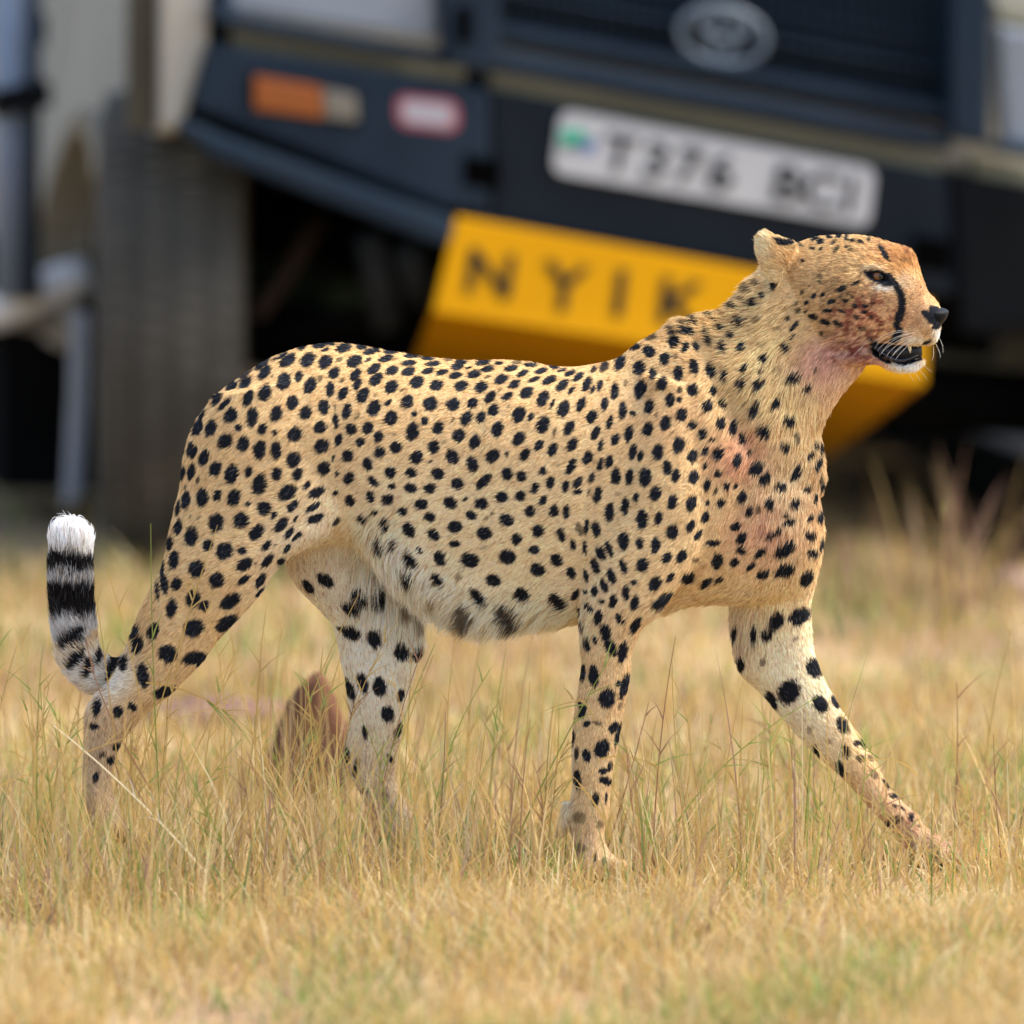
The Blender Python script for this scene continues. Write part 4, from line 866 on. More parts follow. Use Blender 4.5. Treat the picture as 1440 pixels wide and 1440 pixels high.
def coat_color(P, N, rag=0.38):
    px, py = proj(P)
    c = base_color(P, N, px, py)
    S = spot_field(P, N, rag)
    # banded tail
    tl = (px < 165) & (py < 905) & (px < 60 + 0.9 * (920 - py) + 40)
    yy = py + (vnoise(P, 70, 31) - .5) * 17 + (RNG.random(len(P)) - .5) * 9
    lv = np.interp(yy, [770, 780, 800, 806, 816, 823, 862, 872], [1, 0, 0, .75, .75, 0, 0, .9])
    tc = np.array([.012, .011, .012]) * (1 - lv[:, None]) + np.where(yy[:, None] < 790, np.array([.93, .91, .84]), np.array([.60, .59, .57])) * lv[:, None]
    c[tl] = tc[tl]
    dark = np.array([.013, .015, .020])
    brown = np.array([.20, .115, .05])
    kk = S[:, None]
    q = np.clip((kk - .42) / .33, 0, 1)
    mid = c * .28 + brown * .25
    col = np.where(kk > .42, dark * q + mid * (1 - q), c * (1 - kk / .42) + mid * (kk / .42))
    return col

vc = coat_color(BV, BN, 0.10)
at = BODY_ME.attributes.new('col', 'FLOAT_COLOR', 'POINT')
at.data.foreach_set('color', np.concatenate([vc * 0.92, np.ones((len(vc), 1))], 1).astype(np.float32).ravel())
for p in BODY_ME.polygons: p.use_smooth = True
BODY_ME.materials.append(attrmat('spotted_skin', rough=0.85, spec=0.08))
cheetah = bpy.data.objects.new('cheetah', BODY_ME)
COL.objects.link(cheetah)
cheetah['_o'] = (0.0, 0.0, 0.0)
tag(cheetah, 'spotted cheetah with bloodied face walking through dry grass past the vehicle', 'cheetah')

# ---- coat: lengths (m), lift and flow over the body, in photo pixels
LEN = [(600,520,500,60,.0066,.18),(1085,560,90,110,.017,.32),(1000,445,90,26,.020,.75),(1045,400,26,30,.016,.75),(1110,700,60,110,.013,.25),(1180,545,40,45,.012,.35),
       (690,886,112,36,.046,.95),(775,880,40,24,.030,.5,806),(535,795,36,60,.034,.35),(570,845,60,44,.034,.42),(1000,860,80,26,.024,.40),(1040,890,40,40,.018,.3),
       (1250,430,110,70,.0042,.25),(1180,420,60,70,.007,.25),(1170,330,60,14,.006,.6),(1282,358,18,14,.0065,.6),(1280,515,36,14,.008,.6),(1318,472,10,16,.006,.6),(1078,350,24,34,.008,.4),(1062,340,10,20,.009,.6),(1190,490,50,30,.010,.3),
       (840,1080,60,130,.006,.25),(797,1120,12,100,.008,.5),(1170,1050,120,120,.007,.25),(150,1060,70,120,.007,.3),(520,960,70,90,.008,.25),(205,840,14,90,.011,.5),(185,890,14,40,.012,.5),
       (110,930,60,60,.013,.45),(100,840,50,80,.018,.55),(100,742,60,36,.026,.75)]
FLOW = [(320,560,90,-.6,.8),(260,680,60,-.4,1),(450,560,90,-.8,.6),(600,560,120,-.85,.55),(760,570,110,-.8,.6),(900,560,90,-.75,.6),(340,700,80,-.9,.25),(300,800,70,-.8,.45),(240,900,60,-.6,.7),
        (600,700,110,-.85,.5),(740,720,100,-.9,.4),(640,830,90,-.6,.8),(760,850,90,-.7,.55),(520,780,50,-.05,1),(480,700,40,-.6,.8),(560,860,60,0,1),(700,900,110,-.25,1),
        (900,700,90,-.8,.4),(900,800,70,-.85,.35),(860,900,60,-.35,1),(840,1050,70,-.1,1),(800,1110,30,-.6,1),(1000,600,70,-.6,.8),(1020,720,60,-.3,.9),(1000,840,60,-.6,.6),(1060,560,60,-.55,.8),(1100,620,60,-.35,1),(1130,720,60,-.2,1),
        (1080,480,50,-.7,.7),(1000,440,60,-.75,-.5),(950,455,60,-.8,-.3),(1045,395,30,-.8,-.5),(1180,540,40,-.1,1),(1100,840,40,-.2,1),(1100,900,50,.1,1),(1130,1000,60,.55,.85),(1200,1080,60,.6,.8),(1270,1160,50,.7,.7),
        (1180,345,50,-1,.05),(1240,350,40,-.9,-.2),(1285,360,24,.2,-1),(1290,420,30,-.9,-.1),(1300,465,30,-.7,.3),(1318,475,12,.3,.9),(1250,440,40,-.9,.25),(1200,450,50,-.95,.3),(1150,430,50,-.9,.4),(1200,495,40,-.9,.4),(1270,516,36,-.15,1),(1298,510,10,.6,.8),
        (1080,350,26,-.7,-.7),(1064,345,12,-1,-.1),(1100,370,20,-.7,-.6),(1080,400,26,-.7,.3),(520,900,70,0,1),(520,1020,60,0,1),(450,820,60,.25,1),(560,1120,50,.4,1),(140,1060,60,-.1,1),(200,840,20,-.9,.5),(180,890,20,-.9,.6),
        (150,940,40,-1,-.1),(105,900,40,-.4,-1),(99,830,50,0,-1),(99,750,50,0,-1)]

def fur_params(px, py):
    n = len(px)
    L = np.full(n, .0075); LF = np.full(n, .22)
    for x, y, rx, ry, l, f, *mx in LEN:
        w = np.exp(-(((px - x) / rx) ** 2 + ((py - y) / ry) ** 2) ** 1.3)
        if mx: w = w * (px < mx[0])
        L = L * (1 - w) + l * w; LF = LF * (1 - w) + f * w
    F = np.zeros((n, 3)); Wt = np.full(n, 1e-9)
    for x, y, r, dx, dy in FLOW:
        w = np.exp(-((px - x) ** 2 + (py - y) ** 2) / r ** 2) + 0.02 / (1 + ((px - x) ** 2 + (py - y) ** 2) / r ** 2) ** 2
        m = math.hypot(dx, dy)
        F[:, 0] += w * dx / m; F[:, 2] -= w * dy / m; Wt += w
    F /= np.maximum(np.linalg.norm(F, axis=1), 1e-6)[:, None]
    return L, LF, F

def norm(a): return a / np.maximum(np.linalg.norm(a, axis=1), 1e-9)[:, None]

def build_fur(count):
    BODY_ME.calc_loop_triangles()
    T = np.empty(len(BODY_ME.loop_triangles) * 3, np.int32); BODY_ME.loop_triangles.foreach_get('vertices', T); T = T.reshape(-1, 3)
    A, B, Cc = BV[T[:, 0]], BV[T[:, 1]], BV[T[:, 2]]
    fn = np.cross(B - A, Cc - A); area = np.linalg.norm(fn, axis=1) / 2; fn = norm(fn)
    cen = (A + B + Cc) / 3
    px, py = proj(cen)
    dens = 0.22 + 0.78 * np.clip((0.75 - fn[:, 1]) / .3, 0, 1)
    dens = dens * (1 + 2.6 * np.exp(-((px - 1215) / 110) ** 2 - ((py - 430) / 100) ** 2))
    dens[(np.abs(px - 1236) < 17) & (np.abs(py - 389) < 8)] *= 0.0
    # eyelid opening, mouth and nose stay bare
    pr = area * dens; pr /= pr.sum()
    ti = RNG.choice(len(T), count, p=pr)
    r1 = np.sqrt(RNG.random(count)); r2 = RNG.random(count)
    w = np.stack([1 - r1, r1 * (1 - r2), r1 * r2], 1)
    P = (BV[T[ti]] * w[:, :, None]).sum(1); N = norm((BN[T[ti]] * w[:, :, None]).sum(1))
    px, py = proj(P)
    ex = (((px - 1234.5) * .956 + (py - 389) * .292) / 19) ** 2 + ((-(px - 1234.5) * .292 + (py - 389) * .956) / 8.6) ** 2
    bare = (ex < 1) | ((((px - 1317) / 19) ** 2 + ((py - 444) / 13) ** 2 < 1) & (px > 1300)) | ((px > 1228) & (px < 1298) & (py > 489) & (py < 503))
    keep = ~bare
    P, N, px, py = P[keep], N[keep], px[keep], py[keep]
    n = len(P)
    L, LF, F = fur_params(px, py)
    F = F + np.stack([np.zeros(n), np.zeros(n), np.zeros(n)], 1)
    F = norm(F - N * (F * N).sum(1)[:, None] + RNG.normal(0, .08, (n, 3)))
    # tufts: neighbouring hairs lean the same way
    tw = (np.stack([vnoise(P, 150, 41), vnoise(P, 150, 42), vnoise(P, 150, 43)], 1) - .5) * 0.55
    tw += (np.stack([vnoise(P, 45, 44), vnoise(P, 45, 45), vnoise(P, 45, 46)], 1) - .5) * 0.5
    F = norm(F + tw - N * (tw * N).sum(1)[:, None])
    L = L * (0.65 + 0.6 * RNG.random(n)) * (0.8 + 0.4 * vnoise(P, 60, 47))
    lift = np.clip(LF * (0.6 + 0.8 * RNG.random(n)), 0.05, 1.2)
    d0 = norm(F * np.cos(lift)[:, None] + N * np.sin(lift + .15)[:, None])
    d1 = norm(F + N * (lift * .45)[:, None])
    d2 = norm(F + N * (lift * .10)[:, None] + np.array([0, 0, -1.0]) * (.1 + .9 * np.clip(L - .016, 0, .02) / .02)[:, None])
    K = 4
    pts = np.empty((n, K, 3))
    pts[:, 0] = P - N * .0006
    s = (L / 3)[:, None]
    pts[:, 1] = pts[:, 0] + d0 * s
    pts[:, 2] = pts[:, 1] + d1 * s
    pts[:, 3] = pts[:, 2] + d2 * s
    col = coat_color(P + F * (L * .45)[:, None], N)
    lum = col.mean(1)
    jit = 1 + RNG.normal(0, .14, n) + (vnoise(P, 120, 51) - .5) * .25
    face = np.exp(-((px - 1210) / 95) ** 2 - ((py - 410) / 85) ** 2)
    jit = jit + face * ((vnoise(P, 330, 52) - .5) * 1.3 + (vnoise(P, 700, 53) - .5) * .9)
    col = np.minimum(col * np.clip(jit, .45, 1.6)[:, None] * np.where(lum > .1, 1.30, 1.0)[:, None], .94)
    # pale bluish hairs paint a sheen inside dark spots, a few dark ones outside
    pale = (lum < .05) & (RNG.random(n) < .10)
    col[pale] = np.array([.085, .088, .10]) * (.5 + RNG.random((pale.sum(), 1)))
    tick = (lum > .15) & (RNG.random(n) < .09 + .16 * face)
    col[tick] *= np.array([.58, .44, .32])
    cu = bpy.data.hair_curves.new('fur')
    cu.add_curves([K] * n)
    cu.attributes['position'].data.foreach_set('vector', pts.astype(np.float32).ravel())
    ra = cu.attributes.get('radius') or cu.attributes.new('radius', 'FLOAT', 'POINT')
    rr = np.tile(np.array([.00036, .00034, .00026, .00008]), (n, 1)) * (0.75 + .5 * RNG.random((n, 1)))
    rr *= np.where(L > .016, 1.05, 1.0)[:, None] * np.where((px > 1125) & (py < 530), .72, 1.0)[:, None]
    ra.data.foreach_set('value', rr.astype(np.float32).ravel())
    ca = cu.attributes.new('col', 'FLOAT_COLOR', 'CURVE')
    ca.data.foreach_set('color', np.concatenate([col, np.ones((n, 1))], 1).astype(np.float32).ravel())
    o = bpy.data.objects.new('fur', cu)
    COL.objects.link(o); o.parent = cheetah
    o['kind'] = 'stuff'
    cu.materials.append(attrmat('hair', rough=0.6, spec=0.12, trans=0.18))
    return o
build_fur(330000)

# ---- eye, nose, teeth, mouth, whiskers
def ellipsoid(c, r, mat, name, parent, seg=32, rings=20):
    b = MB()
    vs = []; fs = []
    for i in range(rings + 1):
        t = math.pi * i / rings
        for k in range(seg):
            a = 2 * math.pi * k / seg
            vs.append((c[0] + r[0] * math.sin(t) * math.cos(a), c[1] + r[1] * math.sin(t) * math.sin(a), c[2] + r[2] * math.cos(t)))
    for i in range(rings):
        for k in range(seg):
            fs.append((i * seg + k, i * seg + (k + 1) % seg, (i + 1) * seg + (k + 1) % seg, (i + 1) * seg + k))
    b.add(vs, fs)
    return b.build(name, mat, parent, smooth=True)

def eye_mat(gaze):
    m = bpy.data.materials.new('amber_eye'); m.use_nodes = True
    t = m.node_tree; b = t.nodes['Principled BSDF']
    b.inputs['Roughness'].default_value = 0.05; b.inputs['Coat Weight'].default_value = .35; b.inputs['Coat Roughness'].default_value = .03; b.inputs['Specular IOR Level'].default_value = .35
    tc = t.nodes.new('ShaderNodeTexCoord')
    mp = t.nodes.new('ShaderNodeVectorMath'); mp.operation = 'SUBTRACT'; mp.inputs[1].default_value = (.5, .5, .5)
    t.links.new(tc.outputs['Generated'], mp.inputs[0])
    nm = t.nodes.new('ShaderNodeVectorMath'); nm.operation = 'NORMALIZE'; t.links.new(mp.outputs[0], nm.inputs[0])
    dt = t.nodes.new('ShaderNodeVectorMath'); dt.operation = 'DOT_PRODUCT'; dt.inputs[1].default_value = gaze
    t.links.new(nm.outputs[0], dt.inputs[0])
    cr_ = t.nodes.new('ShaderNodeValToRGB')
    el = cr_.color_ramp.elements
    el[0].position = 0.0; el[0].color = (.05, .035, .025, 1)
    el[1].position = .66; el[1].color = (.05, .03, .02, 1)
    for p, c in ((.70, (.03, .015, .008, 1)), (.74, (.18, .06, .008, 1)), (.88, (.26, .095, .012, 1)), (.945, (.20, .07, .01, 1)), (.955, (.004, .004, .004, 1))):
        e = el.new(p); e.color = c
    t.links.new(dt.outputs['Value'], cr_.inputs[0]); t.links.new(cr_.outputs[0], b.inputs['Base Color'])
    return m
for side, nm_ in ((-1, 'eye'), (1, 'eye')):
    hit = BVH.ray_cast(CAMV, ray(1234.5, 389).normalized())[0]
    yv = hit.y if side < 0 else -hit.y + 2 * HY(1234)
    c = W(1235.5, 389.5, hit.y)
    gz_ = Vector((.30, side * .95, .02)).normalized()
    ellipsoid((c.x, (hit.y if side < 0 else yv) - side * .0125, c.z), (.0155, .0155, .0155), eye_mat(tuple(gz_)), nm_, cheetah)

blk = newmat('black_leather_skin', (.003, .0035, .005), rough=.5, spec=.16, noise=.5, nscale=400, bump=.3)
def loft_part(name, st, mat, sub=4, m=24):
    b = MB(); v, f = loft(st, sub, m); b.add(v, f)
    return b.build(name, mat, cheetah, smooth=True)
ny = HY(1315) - .002
nose = loft_part('nose', [(1306,432,1322,432,.005,ny),(1299,435,1330,434.5,.015,ny),(1297,439,1334,438,.022,ny),(1299,446,1332,446,.0215,ny),(1304,453,1327,453,.0165,ny),(1310,460,1322,460,.007,ny),(1313,466,1319,466,.003,ny)], blk)
nostril_mat = newmat('nostril_black', (.002, .002, .002), rough=.9, spec=.0)
b = MB(); b.tube([W(1300,440,ny-.0150),W(1304,445,ny-.0200),W(1309,448.5,ny-.0215),W(1312,446,ny-.0225)], [.0012,.0026,.0028,.0012], n=10)
b.build('nostril', nostril_mat, nose, smooth=True)
inner = newmat('mouth_lining_skin', (.008, .008, .010), rough=.4, spec=.3, noise=.4, nscale=200)
loft_part('mouth_lining', [(1216,474,1220,492,.016,HY(1218)),(1226,476,1230,498,.022,HY(1228)),(1238,480,1242,502,.020,HY(1240)),(1256,482,1260,508,.0165,HY(1258)),(1276,482,1278,508,.0135,HY(1277)),(1290,482,1291,506,.010,HY(1290)),(1296,484,1297,500,.004,HY(1296))], inner)
tooth = newmat('ivory', (.78, .68, .42), rough=.25, spec=.5, noise=.15, nscale=300)
for (x, y, l, r, d) in ((1279,487,9.5,.0027,-.0215),(1279,487,9.5,.0027,.012),(1294,484,5,.0016,-.010),(1290,485,4,.0014,-.014),(1298,483,4,.0012,-.004),(1288,504,-6,.0020,-.012)):
    b = MB(); yv = HY(x) + d + .006
    b.tube([W(x, y - .2 * l, yv), W(x + .3, y + .3 * l, yv), W(x + .8, y + .7 * l, yv), W(x + 1, y + l, yv)], [r, r * .9, r * .55, r * .12], n=8)
    b.build('tooth', tooth, cheetah, smooth=True)
lipm = newmat('wet_lip', (.020, .022, .028), rough=.22, spec=.5, noise=.4, nscale=300)
b = MB(); b.tube([BVH.ray_cast(CAMV, ray(x, y + 1.0).normalized())[0] or W(x, y, HY(x) - .02) for x, y in ((1232,489),(1240,496),(1249,502),(1260,506.5),(1271,507),(1282,503.5),(1291,499.5))], [.0012, .0017, .002, .002, .002, .0017, .001], n=8)
b.build('lower_lip', lipm, cheetah, smooth=True)
wh = newmat('white_hair', (.66, .62, .54), rough=.5, spec=.3)
WHISK = [((1286,468),(1262,470),(1240,482),(1234,494)),((1284,472),(1264,476),(1244,488),(1237,500)),((1282,475),(1266,480),(1250,492),(1246,503)),((1280,478),(1268,484),(1256,496),(1252,505)),((1276,466),(1256,466),(1238,476),(1230,490)),
         ((1279,470),(1260,473),(1243,486),(1240,498)),((1270,464),(1250,466),(1236,474),(1228,482)),((1286,478),(1276,486),(1264,498),(1259,506)),((1288,474),(1274,482),(1262,492),(1256,500)),((1224,476),(1214,486),(1204,496),(1197,503)),((1229,497),(1227,503),(1225,509),(1224,516)),
         ((1316,484),(1320,492),(1323,498),(1322,504)),((1320,474),(1325,482),(1327,490),(1326,496)),((1312,487),(1314,496),(1313,502),(1310,508)),((1298,512),(1304,518),(1308,522),(1311,523)),((1290,518),(1297,524),(1301,529),(1303,533)),((1284,522),(1290,528),(1293,532),(1294,535)),((1276,522),(1280,528),(1283,532),(1285,536))]
for i, w_ in enumerate(WHISK):
    b = MB()
    hit = BVH.ray_cast(CAMV, ray(*w_[0]).normalized())[0]
    y0 = hit.y if hit is not None else HY(w_[0][0])
    P4 = [np.array(W(x, y, y0 - .002 - .006 * k)) for k, (x, y) in enumerate(w_)]
    pts = []
    for k in range(9):
        t = k / 8
        pts.append(Vector(P4[0] * (1 - t) ** 3 + 3 * P4[1] * t * (1 - t) ** 2 + 3 * P4[2] * t * t * (1 - t) + P4[3] * t ** 3))
    b.tube(pts, [.00021 * (1 - .5 * k / 8) for k in range(9)], n=5)
    b.build('whisker', wh, cheetah, smooth=True)


# ================================================================== ROCKS AND GRASS
STRAW = np.array([[.62,.44,.17],[.66,.49,.23],[.58,.37,.12],[.72,.60,.34],[.52,.35,.15],[.64,.45,.15]])
GREEN = np.array([[.20,.30,.06],[.30,.37,.09],[.14,.24,.06],[.42,.42,.12]])
RED = np.array([[.44,.26,.17],[.36,.22,.16]])
grass_mat = attrmat('dry_grass_blade', rough=.55, spec=.25, trans=.40)

def blades(X, Y, L, Wd, lean, az, col, seg=4, Z0=None):
    """ribbons rooted at X,Y; returns vertices, quads, colours"""
    n = len(X)
    Z = gz(X, Y) - .004 if Z0 is None else Z0
    t = np.linspace(0, 1, seg + 1)
    V = np.empty((n, seg + 1, 2, 3)); Cc = np.empty((n, seg + 1, 2, 3))
    tw = RNG.random(n) * math.pi
    curve = lean * (0.3 + RNG.random(n))
    for i, u in enumerate(t):
        r = L * (curve * u ** 1.8)
        h = L * u * np.sqrt(np.maximum(1 - (curve * u ** .8) ** 2 * .45, .1))
        cx, cy, cz = X + np.cos(az) * r, Y + np.sin(az) * r, Z + h
        w = Wd * (1 - u ** 2.2 * .92)
        wx, wy = np.cos(tw) * w, np.sin(tw) * w * .6
        V[:, i, 0] = np.stack([cx - wx, cy - wy, cz], 1); V[:, i, 1] = np.stack([cx + wx, cy + wy, cz], 1)
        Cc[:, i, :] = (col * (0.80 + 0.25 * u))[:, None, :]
    base = np.arange(n)[:, None] * (seg + 1) * 2
    Q = []
    for i in range(seg):
        a = base + i * 2
        Q.append(np.concatenate([a, a + 1, a + 3, a + 2], 1))
    Q = np.stack(Q, 1).reshape(-1, 4)
    return V.reshape(-1, 3), Q, Cc.reshape(-1, 3)

def quads_object(name, parts):
    Vs, Qs, Cs = [], [], []; o = 0
    for v, q, c in parts:
        Vs.append(v); Qs.append(q + o); Cs.append(c); o += len(v)
    V = np.concatenate(Vs); Q = np.concatenate(Qs); Cc = np.concatenate(Cs)
    me = bpy.data.meshes.new(name)
    me.vertices.add(len(V)); me.vertices.foreach_set('co', V.astype(np.float32).ravel())
    me.loops.add(Q.size); me.loops.foreach_set('vertex_index', Q.astype(np.int32).ravel())
    me.polygons.add(len(Q)); me.polygons.foreach_set('loop_start', np.arange(0, Q.size, 4, dtype=np.int32))
    me.update(calc_edges=True)
    a = me.attributes.new('col', 'FLOAT_COLOR', 'POINT')
    a.data.foreach_set('color', np.concatenate([Cc, np.ones((len(Cc), 1))], 1).astype(np.float32).ravel())
    me.materials.append(grass_mat)
    ob = bpy.data.objects.new(name, me); COL.objects.link(ob)
    return ob

def pick(n, pg, pr_):
    c = STRAW[RNG.integers(0, len(STRAW), n)] * (0.85 + .3 * RNG.random((n, 1)))
    r = RNG.random(n)
    g = r < pg; c[g] = GREEN[RNG.integers(0, len(GREEN), g.sum())]
    d = (r > 1 - pr_); c[d] = RED[RNG.integers(0, len(RED), d.sum())]
    return c

def field(n, y0, y1, lmin, lmax, wd, lean, pg, pr_, clump=.5, seed=1, hx=1.5):
    """grass rooted over a stretch of ground, thicker and greener in patches"""
    m = n * 3
    Y = y0 + (y1 - y0) * RNG.random(m)
    X = (RNG.random(m) * 2 - 1) * hx * (1 + .05 * Y)
    P = np.stack([X, Y, np.zeros(m)], 1)
    d = vnoise(P, 3.2, seed) * .6 + vnoise(P, 9.0, seed + 1) * .4
    k = RNG.random(m) < np.clip((d - .25) * 2, .12, 1) ** (1 + clump)
    X, Y, P, d = X[k][:n], Y[k][:n], P[k][:n], d[k][:n]
    n = len(X)
    low = 1 - .42 * np.exp(-((X - .545) / .11) ** 2) * (np.abs(Y + .25) < .4) - .35 * np.exp(-((X - .11) / .08) ** 2) * (np.abs(Y + .35) < .3)
    L = low * (lmin + (lmax - lmin) * RNG.random(n) ** 1.6) * (.6 + .8 * d)
    gp = np.clip((vnoise(P, 4.5, seed + 2) - .48) * 4, 0, 1)
    c = pick(n, .0, pr_)
    g = RNG.random(n) < pg * (.25 + 1.6 * gp)
    c[g] = GREEN[RNG.integers(0, len(GREEN), g.sum())] * (.8 + .5 * RNG.random((g.sum(), 1)))
    return blades(X, Y, L, wd * (.6 + .8 * RNG.random(n)), lean * (.4 + RNG.random(n)), RNG.random(n) * 2 * math.pi, c)

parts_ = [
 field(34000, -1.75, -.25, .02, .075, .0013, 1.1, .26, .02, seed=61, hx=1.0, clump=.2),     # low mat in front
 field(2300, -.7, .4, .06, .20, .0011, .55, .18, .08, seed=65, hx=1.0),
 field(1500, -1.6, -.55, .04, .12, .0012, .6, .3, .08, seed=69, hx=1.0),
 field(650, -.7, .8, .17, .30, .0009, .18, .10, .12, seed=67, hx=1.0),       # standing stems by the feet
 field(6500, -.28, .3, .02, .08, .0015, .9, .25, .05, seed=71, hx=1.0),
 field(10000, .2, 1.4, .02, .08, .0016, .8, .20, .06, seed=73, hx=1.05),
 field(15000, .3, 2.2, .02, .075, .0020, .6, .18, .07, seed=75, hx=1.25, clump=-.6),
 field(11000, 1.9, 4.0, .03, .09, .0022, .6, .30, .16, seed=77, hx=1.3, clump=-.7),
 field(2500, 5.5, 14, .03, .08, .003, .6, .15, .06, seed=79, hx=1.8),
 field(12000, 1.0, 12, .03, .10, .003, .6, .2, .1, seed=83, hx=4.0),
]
# tall single stems around the feet, rooted where the photograph shows them: root px, tip px, depth
STEMS = [((200,1080),(306,738),-.16,0),((222,1000),(212,736),-.16,1),((262,1010),(285,800),-.15,0),((190,1060),(150,800),-.18,0),((164,1000),(122,905),-.18,2),((160,1040),(133,820),-.19,0),((255,1090),(330,930),-.13,0),((205,960),(330,1010),-.17,0),
 ((288,1010),(286,846),-.14,0),((318,1100),(337,905),-.12,0),((370,1080),(375,850),-.2,0),((425,1060),(505,835),-.17,0),((480,1060),(478,940),-.2,0),((500,1090),(560,870),-.16,0),((560,1040),(612,905),-.15,1),((540,1100),(610,920),-.16,0),
 ((650,1150),(642,895),-.2,0),((540,1160),(590,1000),-.2,0),((590,1120),(622,985),-.2,0),((640,1120),(690,940),-.15,1),((720,1130),(745,960),.1,0),((840,1070),(930,1080),-.2,0),((805,1030),(870,905),-.16,1),((835,1010),(800,985),-.17,0),
 ((935,1050),(950,895),-.1,2),((943,1040),(935,935),-.1,0),((960,1100),(945,930),-.12,0),((1085,1080),(1083,1000),-.18,1),((1060,1060),(1150,980),-.1,1),((1240,1120),(1262,1060),-.1,0),((1340,1150),(1345,960),.2,2),((1390,1100),(1425,880),.3,0),
 ((1330,900),(1325,710),1.4,0),((1290,1090),(1210,1070),.0,0),((1370,1120),(1340,1000),.1,0),((60,1100),(40,960),-.2,0),((90,1080),(75,985),-.25,0),((30,1130),(70,960),-.2,0),((205,1150),(75,1020),-.25,3),((0,1120),(330,985),-.22,0),((380,1100),(345,1010),-.2,0)]
def stem_quads():
    out = []
    for (rx, ry), (tx, ty), d, k in STEMS:
        a, b_ = np.array(W(rx, ry, d)), np.array(W(tx, ty, d + .02))
        g0 = float(gz(a[0], a[1]))
        dirv = b_ - a
        if dirv[2] > .03 and a[2] > g0: a = a - dirv * min((a[2] - g0) / dirv[2], 1.2); a[2] = max(a[2], g0 - .01)
        seg = 8; t = np.linspace(0, 1, seg + 1)
        bend = np.array([RNG.normal(0, .012), 0, 0]) + np.array([0, 0, .01])
        P = a + (b_ - a) * t[:, None] + bend * (4 * t * (1 - t))[:, None]
        dd = (b_ - a) / np.linalg.norm(b_ - a); side = np.cross(dd, [0, 1, 0]); side /= np.linalg.norm(side)
        col = {0: np.array([.62,.44,.15]), 1: np.array([.34,.38,.08]), 2: np.array([.40,.22,.12]), 3: np.array([.80,.72,.52])}[k] * (.85 + .3 * RNG.random())
        for s_ in (side, np.array([0, 1., 0])):
            w = (.0011 + (.0009 if k == 3 else 0)) * (1 - .6 * t)
            V = np.stack([P - s_ * w[:, None], P + s_ * w[:, None]], 1).reshape(-1, 3)
            Q = np.array([[2 * i, 2 * i + 1, 2 * i + 3, 2 * i + 2] for i in range(seg)])
            out.append((V, Q, np.tile(col, (len(V), 1))))
        # leaves and seed spikelets off the stem
        for j in range(RNG.integers(2, 5)):
            u = .35 + .62 * RNG.random(); p = a + (b_ - a) * u + bend * 4 * u * (1 - u)
            ln = .02 + .035 * RNG.random(); sg = 1 if RNG.random() < .5 else -1
            q = dd * ln + sg * side * ln * (.25 + .5 * RNG.random())
            tt = np.linspace(0, 1, 4)
            pts = p + q * tt[:, None] - np.array([0, 0, 1]) * (ln * .3 * tt ** 2)[:, None]
            w = .0013 * (1 - tt * .85)
            V = np.stack([pts - side * w[:, None], pts + side * w[:, None]], 1).reshape(-1, 3)
            Q = np.array([[2 * i, 2 * i + 1, 2 * i + 3, 2 * i + 2] for i in range(3)])
            cl = GREEN[1] if RNG.random() < .16 else col * .95
            out.append((V, Q, np.tile(cl, (len(V), 1))))
    return out
for k in range(190):
    x0 = random.uniform(-20, 1460); d0 = random.uniform(-.45, .45)
    h0 = random.uniform(.10, .25) * (1 if not 1220 < x0 < 1400 else .5) * (1.25 if x0 < 700 else 1)
    a0 = W(x0, 1200, d0); top = Vector((a0.x + random.gauss(0, .045), d0, h0)); px_, py_ = proj(np.array([list(top)]))
    g0_ = Vector((a0.x, d0, 0)); gx_, gy_ = proj(np.array([list(g0_)]))
    STEMS.append(((float(gx_[0]), float(gy_[0])), (float(px_[0]), float(py_[0])), d0, random.choice((0, 0, 0, 0, 1, 2))))
parts_ += stem_quads()
n_ = 420
xx = W(150, 1150, -.2).x + RNG.normal(0, .075, n_); yy_ = RNG.uniform(-.40, -.12, n_)
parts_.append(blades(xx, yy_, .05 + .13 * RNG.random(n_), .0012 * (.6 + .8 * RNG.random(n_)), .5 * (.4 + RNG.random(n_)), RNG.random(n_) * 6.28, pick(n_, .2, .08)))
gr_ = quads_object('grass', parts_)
tag(gr_, 'dry golden grass with green shoots round the cheetah', kind='stuff')

# tall seeding clumps at the foot of the vehicle
def clump(px, py, y, h, n, label, spread=.10):
    g = W(px, py, y); c = np.array([g.x, y])
    X = c[0] + RNG.normal(0, spread, n); Y = c[1] + RNG.normal(0, spread, n)
    col = pick(n, .03, .5) * .72
    o = quads_object('grass_clump', [blades(X, Y, h * (.5 + .6 * RNG.random(n)), np.full(n, .003), np.full(n, .35), RNG.random(n) * 6.28, col, 5)])
    for v in (): pass
    return tag(o, label, 'grass clump', 'tall grass clumps in front of the vehicle')
clump(1328, 850, 3.0, .26, 46, 'tall brown seeding grass clump right of the cheetah chest', .055)
clump(1220, 850, 3.1, .13, 60, 'low green and brown grass clump just under the yellow skid plate', .04)

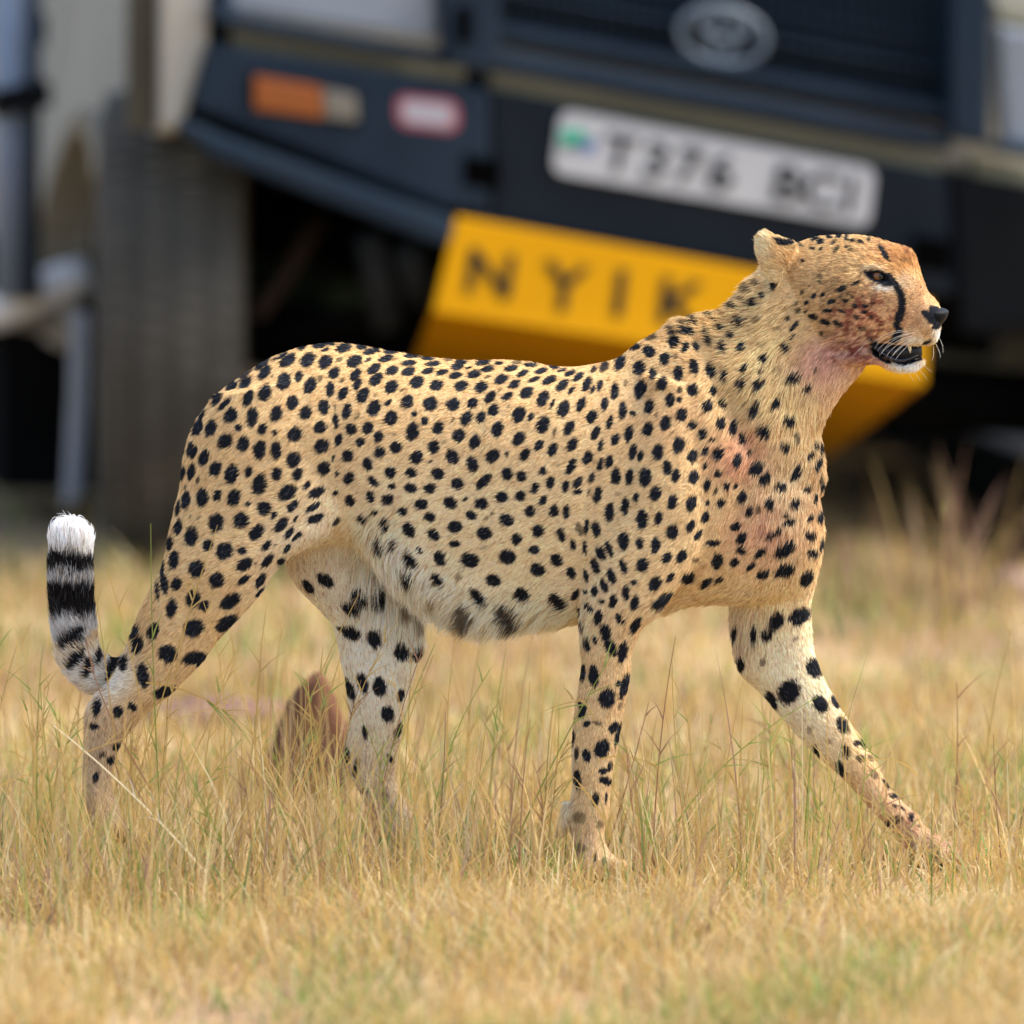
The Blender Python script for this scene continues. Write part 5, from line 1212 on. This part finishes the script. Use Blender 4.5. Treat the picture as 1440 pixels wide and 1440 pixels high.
# stones
def rock(px, py, y, sx, sz, sy, label, seed, col, lean=0.0, peak=False):
    p = W(px, py, y)
    bm = bmesh.new(); bmesh.ops.create_icosphere(bm, subdivisions=4, radius=1)
    for v in bm.verts:
        q = np.array([v.co]); nrm = (vnoise(q, 1.3, seed)[0] - .5) * .55 + (vnoise(q, 3.5, seed + 1)[0] - .5) * .2
        v.co = v.co * (1 + nrm)
        if peak: v.co.x *= 1.2 - .68 * v.co.z; v.co.y *= 1.1 - .6 * v.co.z
        v.co = Vector((v.co.x * sx + v.co.z * lean * sz, v.co.y * sy, v.co.z * sz))
    me = bpy.data.meshes.new('rock'); bm.to_mesh(me); bm.free()
    for f in me.polygons: f.use_smooth = True
    me.materials.append(newmat('brown_stone', col, rough=.9, spec=.1, noise=.35, nscale=9, bump=.15))
    o = bpy.data.objects.new('rock', me); COL.objects.link(o)
    o.location = (p.x, y, float(gz(p.x, y)) + sz * (.72 if peak else .5))
    return tag(o, label, 'rock')
rock(436, 1085, .80, .050, .098, .05, 'pointed brown rock standing in the grass between the hind legs', 5, (.125, .058, .032), .12, peak=True)
rock(318, 1010, 1.7, .11, .03, .06, 'low dark brown rock in the grass right of the near hind leg', 9, (.17, .10, .075))
rock(1422, 850, 3.3, .042, .03, .04, 'pale pinkish stone in the grass at the far right', 13, (.24, .17, .14))

# dark bushes added to hide the sunlit ground behind the vehicle
LEAF = np.array([[.030,.045,.018],[.022,.034,.014],[.045,.058,.022],[.018,.024,.012]])
bush_mat = attrmat('bush_leaf', rough=.6, spec=.2, trans=.15)
def bush(x, y, r, h, n):
    d = RNG.normal(0, 1, (n, 3)); d /= np.linalg.norm(d, axis=1)[:, None]
    rad = RNG.random(n) ** .4
    lump = .75 + .5 * vnoise(d * 1.0 + 7, 2.2, int(x * 10) + 50)
    c = d * (rad * lump)[:, None] * np.array([r, r * .6, h * .55]) + np.array([0, 0, h * .5])
    u = norm(RNG.normal(0, 1, (n, 3))); v = norm(np.cross(u, RNG.normal(0, 1, (n, 3))))
    a = .05 * (.6 + .8 * RNG.random(n))[:, None]; b_ = a * .5
    V = np.stack([c - u * a, c - v * b_, c + u * a, c + v * b_], 1).reshape(-1, 3)
    V[:, 2] = np.maximum(V[:, 2], -.03)
    Q = np.arange(n * 4).reshape(-1, 4)
    col = np.repeat(LEAF[RNG.integers(0, 4, n)] * (.8 + .5 * RNG.random((n, 1))), 4, 0)
    V = V + np.array([x, y, float(gz(x, y))])
    return V, Q, col
o = quads_object('backscreen', [bush(x, 9.5, .5, .5, 1500) for x in (-.9, -.5, -.1, .3)] + [bush(x, y, .85, 1.5, 4200) for x, y in ((-2.3, 9.2), (-1.3, 8.9), (-.8, 9.4), (-.35, 8.8), (.1, 9.3), (.7, 8.8), (1.6, 9.0), (2.5, 8.8))])
o.data.materials.clear(); o.data.materials.append(bush_mat)
tag(o, 'added dark leafy undergrowth in the shade behind the safari vehicle', kind='stuff')
